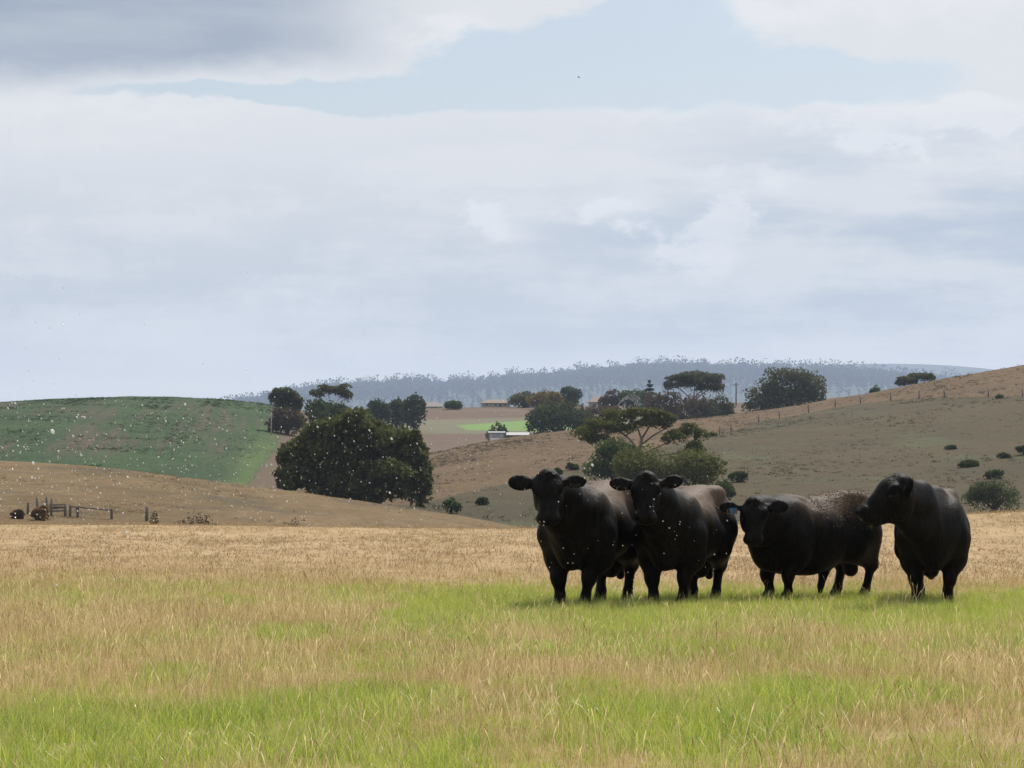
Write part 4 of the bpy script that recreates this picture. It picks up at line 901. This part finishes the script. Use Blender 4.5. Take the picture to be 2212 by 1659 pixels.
def greenness(x, D):
    px = x / D * F + CX; py = np.minimum(HOR + EYE * F / D, 1632 + 0 * D); g = .47 + .08 * sstep(1440, 1560, py)
    for (cx_, cy_, rx, ry, a) in [(1650, 1302, 800, 40, 1.0), (1130, 1325, 260, 62, .6), (150, 1615, 480, 70, .5), (760, 1600, 280, 70, .28), (300, 1262, 500, 20, .35), (350, 1400, 560, 80, -.36), (1350, 1440, 700, 40, -.20),
                                  (2080, 1480, 260, 110, -.28), (1650, 1580, 330, 50, .16), (2120, 1345, 200, 35, .25), (1250, 1560, 300, 60, -.12), (1750, 1370, 380, 40, .14), (1100, 1640, 250, 30, .2), (560, 1480, 320, 45, -.15)]:
        g += a * np.exp(-((px - cx_) / rx) ** 2 - ((py - cy_) / ry) ** 2)
    return g + 1.5 * (fbm(x * .8 + 11, D * .4 + 3, 4) - .47) + 1.5 * (fbm(x * 2.0, D * .8 + 8, 3) - .44)
def xf(n, s0, s1, tilt=.12):
    rot = np.stack([rng.normal(0, tilt, n), rng.normal(0, tilt, n), rng.uniform(0, 6.283, n)], 1); s = rng.uniform(s0, s1, n); return rot, np.stack([s, s, s * rng.uniform(.8, 1.2, n)], 1)
def put(x, D): return np.stack([x, D, field_h(x, D) + .0], 1)
far_lim = lambda x, D: 39 + 2.5 * (fbm(x * .5, D * 0 + 1) - .45) * 2 + np.where(x < 0, np.clip(-x * .5, 0, 5), 0)
# green tufts
x, D = wedge(30000, 12.5, 44); g = greenness(x, D) + .14; k = (rng.random(len(x)) < sstep(.22, .72, g) * .72 + .28) & (D < far_lim(x, D) + .5) & (rng.random(len(x)) < 1 - .93 * sstep(33.5, 39.5, D + 9 * (fbm(x * .55 + 3, D * .3) - .47) + np.where(x < -1.5, -1.5, 0))); x, D, g = x[k], D[k], g[k]
rot, scl = xf(len(x), .55, 1.25); scl *= ((.72 + .45 * sstep(.4, 1.1, g)) * (1 - .22 * sstep(26, 31, D)))[:, None]
scatter('green_grass', 'fresh green grass growing thickly round the cattle and along the front', put(x, D), rot, scl, np.clip(.5 + .9 * (fbm(x * 1.2, D * .8 + 5) - .45) + rng.normal(0, .12, len(x)), 0, 1),
        [clump(58, .17, .05, .19, .0048, .55, seed=i) for i in range(8)], G_green)
# dry leaf tufts
x, D = wedge(20000, 12.5, 46); g = greenness(x, D); k = (rng.random(len(x)) > sstep(.25, .85, g) * .92) & (D < far_lim(x, D) + 1.5); x, D = x[k], D[k]
rot, scl = xf(len(x), .6, 1.2)
scatter('dry_grass', 'tan dry grass between the green patches of the pasture', put(x, D), rot, scl, np.clip(.45 + 1.0 * (fbm(x * .8 + 20, D * .6) - .45) + rng.normal(0, .15, len(x)), 0, 1),
        [clump(58, .20, .05, .18, .0030, .32, seed=100 + i, flop=.10) for i in range(8)], G_dry)
# tall seed stems
x, D = wedge(18000, 12.5, 50); g = greenness(x, D); px = x / D * F + CX; dens = .56 - .54 * sstep(.22, .78, g) ; dens *= .55 + .9 * fbm(x * .5 + 40, D * .5)
dens += .35 * sstep(34, 38.5, D) * np.where(px < 1050, 1.0, .55); lim = far_lim(x, D) + np.where(px < 1000, 5, 2.5) + 6 * (fbm(x * .8, D * 0 + 5) - .45)
k = (rng.random(len(x)) < dens * (1 - .75 * sstep(39, 46, D))) & (D < lim); x, D = x[k], D[k]
rot, scl = xf(len(x), .65, 1.2, .08); py = HOR + EYE * F / D
tint = np.clip(.5 + 1.0 * (fbm(x * .6 + 60, D * .5) - .45) + rng.normal(0, .18, len(x)) - .40 * sstep(34, 39, D), 0, 1)
scatter('seed_grass', 'tall brown seeding grass stems standing above the pasture', put(x, D), rot, scl, tint,
        [clump(16, .22, .13, .34, .0026, .30, segs=4, head=.8, hl=.055, seed=200 + i, flop=.14) for i in range(10)], G_seed)
# grazed straw further out
x, D = wedge(15000, 37, 100, 1.6); k = (D > far_lim(x, D) - 1.5) & (rng.random(len(x)) < .25 + 1.3 * fbm(x * .35 + 70, D * .16)); x, D = x[k], D[k]
rot, scl = xf(len(x), .7, 1.5, .2)
scatter('straw_stubble', 'short grazed straw coloured stubble covering the far half of the field', put(x, D), rot, scl, np.clip(.55 + 1.2 * (fbm(x * .3, D * .14) - .45) + rng.normal(0, .18, len(x)), 0, 1),
        [clump(26, .26, .025, .085, .011, 1.0, 2, seed=300 + i, flop=.3) for i in range(6)], G_straw)
# tussocks on the hills and plants on the green hill
def hill_pts(h, n, x0, x1, y0, y1, dfn):
    x = rng.uniform(x0, x1, n); y = rng.uniform(y0, y1, n); k = rng.random(n) < dfn(x, y); x, y = x[k], y[k]; return np.stack([x, y, h(x, y) - .02], 1)
G_tus = grass_mat('tussock_olive', (.026, .026, .013), (.125, .10, .052), .3); G_tusb = grass_mat('tussock_brown', (.06, .042, .022), (.24, .175, .10), .3); G_crop = grass_mat('crop_leaf', (.017, .037, .010), (.036, .066, .016), .35)
p = hill_pts(right_h, 26000, -45, 150, 275, 600, lambda x, y: np.clip(3.2 * (fbm(x * .06, y * .03) - .30), .05, 1)); rot, scl = xf(len(p), 1.2, 3.2, .15); scl[:, 2] *= .75
scatter('hill_tussocks', 'dull tussock grass dotting the right hillside', p, rot, scl, np.clip(rng.normal(.45, .25, len(p)), 0, 1), [clump(16, .20, .06, .16, .03, .9, 2, seed=400 + i) for i in range(5)], G_tus)
p = hill_pts(brown_h, 15000, -62, 25, 150, 270, lambda x, y: np.clip(3.2 * (fbm(x * .12 + 9, y * .06) - .30), .05, 1)); rot, scl = xf(len(p), .8, 2.0, .15); scl[:, 2] *= .75
scatter('brown_hill_tussocks', 'dry brown tussock grass dotting the left slope', p, rot, scl, np.clip(rng.normal(.45, .25, len(p)), 0, 1), [clump(16, .20, .05, .14, .02, .9, 2, seed=420 + i) for i in range(5)], G_tusb)
def crop_d(x, y):
    run = x + (y - 450) * .08; return np.clip(2.6 * (fbm(run * .16 + 50, y * .006) - .28), .04, 1) * (.35 + .65 * (np.sin(run * 2.6) > -.2))
p = hill_pts(green_h, 42000, -150, -42, 420, 705, crop_d); px_, py_ = proj(p); k_ = px_ < 600 - np.clip(py_ - 960, 0, 200) * .75; p = p[k_]; rot, scl = xf(len(p), .9, 2.1, .15)
scatter('crop_plants', 'low green crop plants growing in rows on the left hill', p, rot, scl, np.clip(.45 + .9 * (fbm(p[:, 0] * .05, p[:, 1] * .03) - .45) + rng.normal(0, .2, len(p)), 0, 1), [clump(14, .24, .05, .13, .045, .9, 2, seed=440 + i) for i in range(5)], G_crop)
# ------------------------------------------------------------------ SPRAY
n = 1700
sx = 1150 * rng.random(n) ** .9 - 60; sy = rng.normal(1000, 95, n) + sx * .02; sy = np.where(rng.random(n) < .10, rng.uniform(560, 900, n), sy)
k = rng.random(n) < np.clip(1.25 - sx / 1050, .12, 1); sx, sy = sx[k], sy[k]
m_ = 260; ax_ = rng.uniform(1000, 1585, m_); ay_ = rng.uniform(860, 1290, m_); k = rng.random(m_) < np.clip(1.2 - (ax_ - 1150) / 560, .1, 1); sx = np.append(sx, ax_[k]); sy = np.append(sy, ay_[k])
sD = rng.uniform(13, 30, len(sx)); c = np.stack([X(sx, sD), sD, Z(sy, sD)], 1); c = c[(c[:, 2] > .6) & (rng.random(len(c)) < np.clip(c[:, 2] - .1, .25, 1))]
rr = rng.lognormal(math.log(.0021), .33, len(c)) * (1 + .35 * (c[:, 0] < -2))
so = link('water_droplets', pellets(c, rr, ((.45, 0, -.9), 1.7)), M_drop); tag(so, 'scattered bright water droplets drifting through the air from the left', 'droplets', kind='stuff')
# a small bird high in the blue gap
D = 150; t = thing('bird', 'tiny dark bird flying in the blue gap between the clouds', 'bird', (X(1250, D), D, Z(167, D)))
t.scale = (.5, .5, .5)
M_bird = simple('bird_feathers', (.03, .028, .026), .8, .2, 20)
MB().tube([(-.13, 0, .0), (-.06, 0, .015), (.02, 0, .01), (.10, 0, 0), (.16, 0, -.01)], [.012, .035, .042, .028, .01], 8).build('body', M_bird, t, True)
for s in (1, -1):
    MB().poly([(-.04, 0, .03), (.05, 0, .03), (.02, s * .16, .10), (-.05, s * .16, .095)]).poly([(-.05, s * .16, .095), (.02, s * .16, .10), (-.04, s * .34, .05)]).poly([(-.04, 0, .022), (-.05, s * .16, .087), (.02, s * .16, .09), (.05, 0, .022)]).poly([(-.05, s * .16, .087), (-.04, s * .34, .045), (.02, s * .16, .09)]).build('wing', M_bird, t)
# ------------------------------------------------------------------ HAZE
hz = MB().box((500, 5800, 232), (26000, 16000, 500)).build('haze', None); tag(hz, kind='stuff')
m = bpy.data.materials.new('haze'); m.use_nodes = True; t_ = m.node_tree; t_.nodes.clear(); o_ = t_.nodes.new('ShaderNodeOutputMaterial')
pv_ = t_.nodes.new('ShaderNodeVolumePrincipled'); pv_.inputs['Color'].default_value = (.57, .71, .98, 1); pv_.inputs['Density'].default_value = 7.2e-5; pv_.inputs['Anisotropy'].default_value = .2
t_.links.new(pv_.outputs[0], o_.inputs['Volume']); hz.data.materials.append(m)
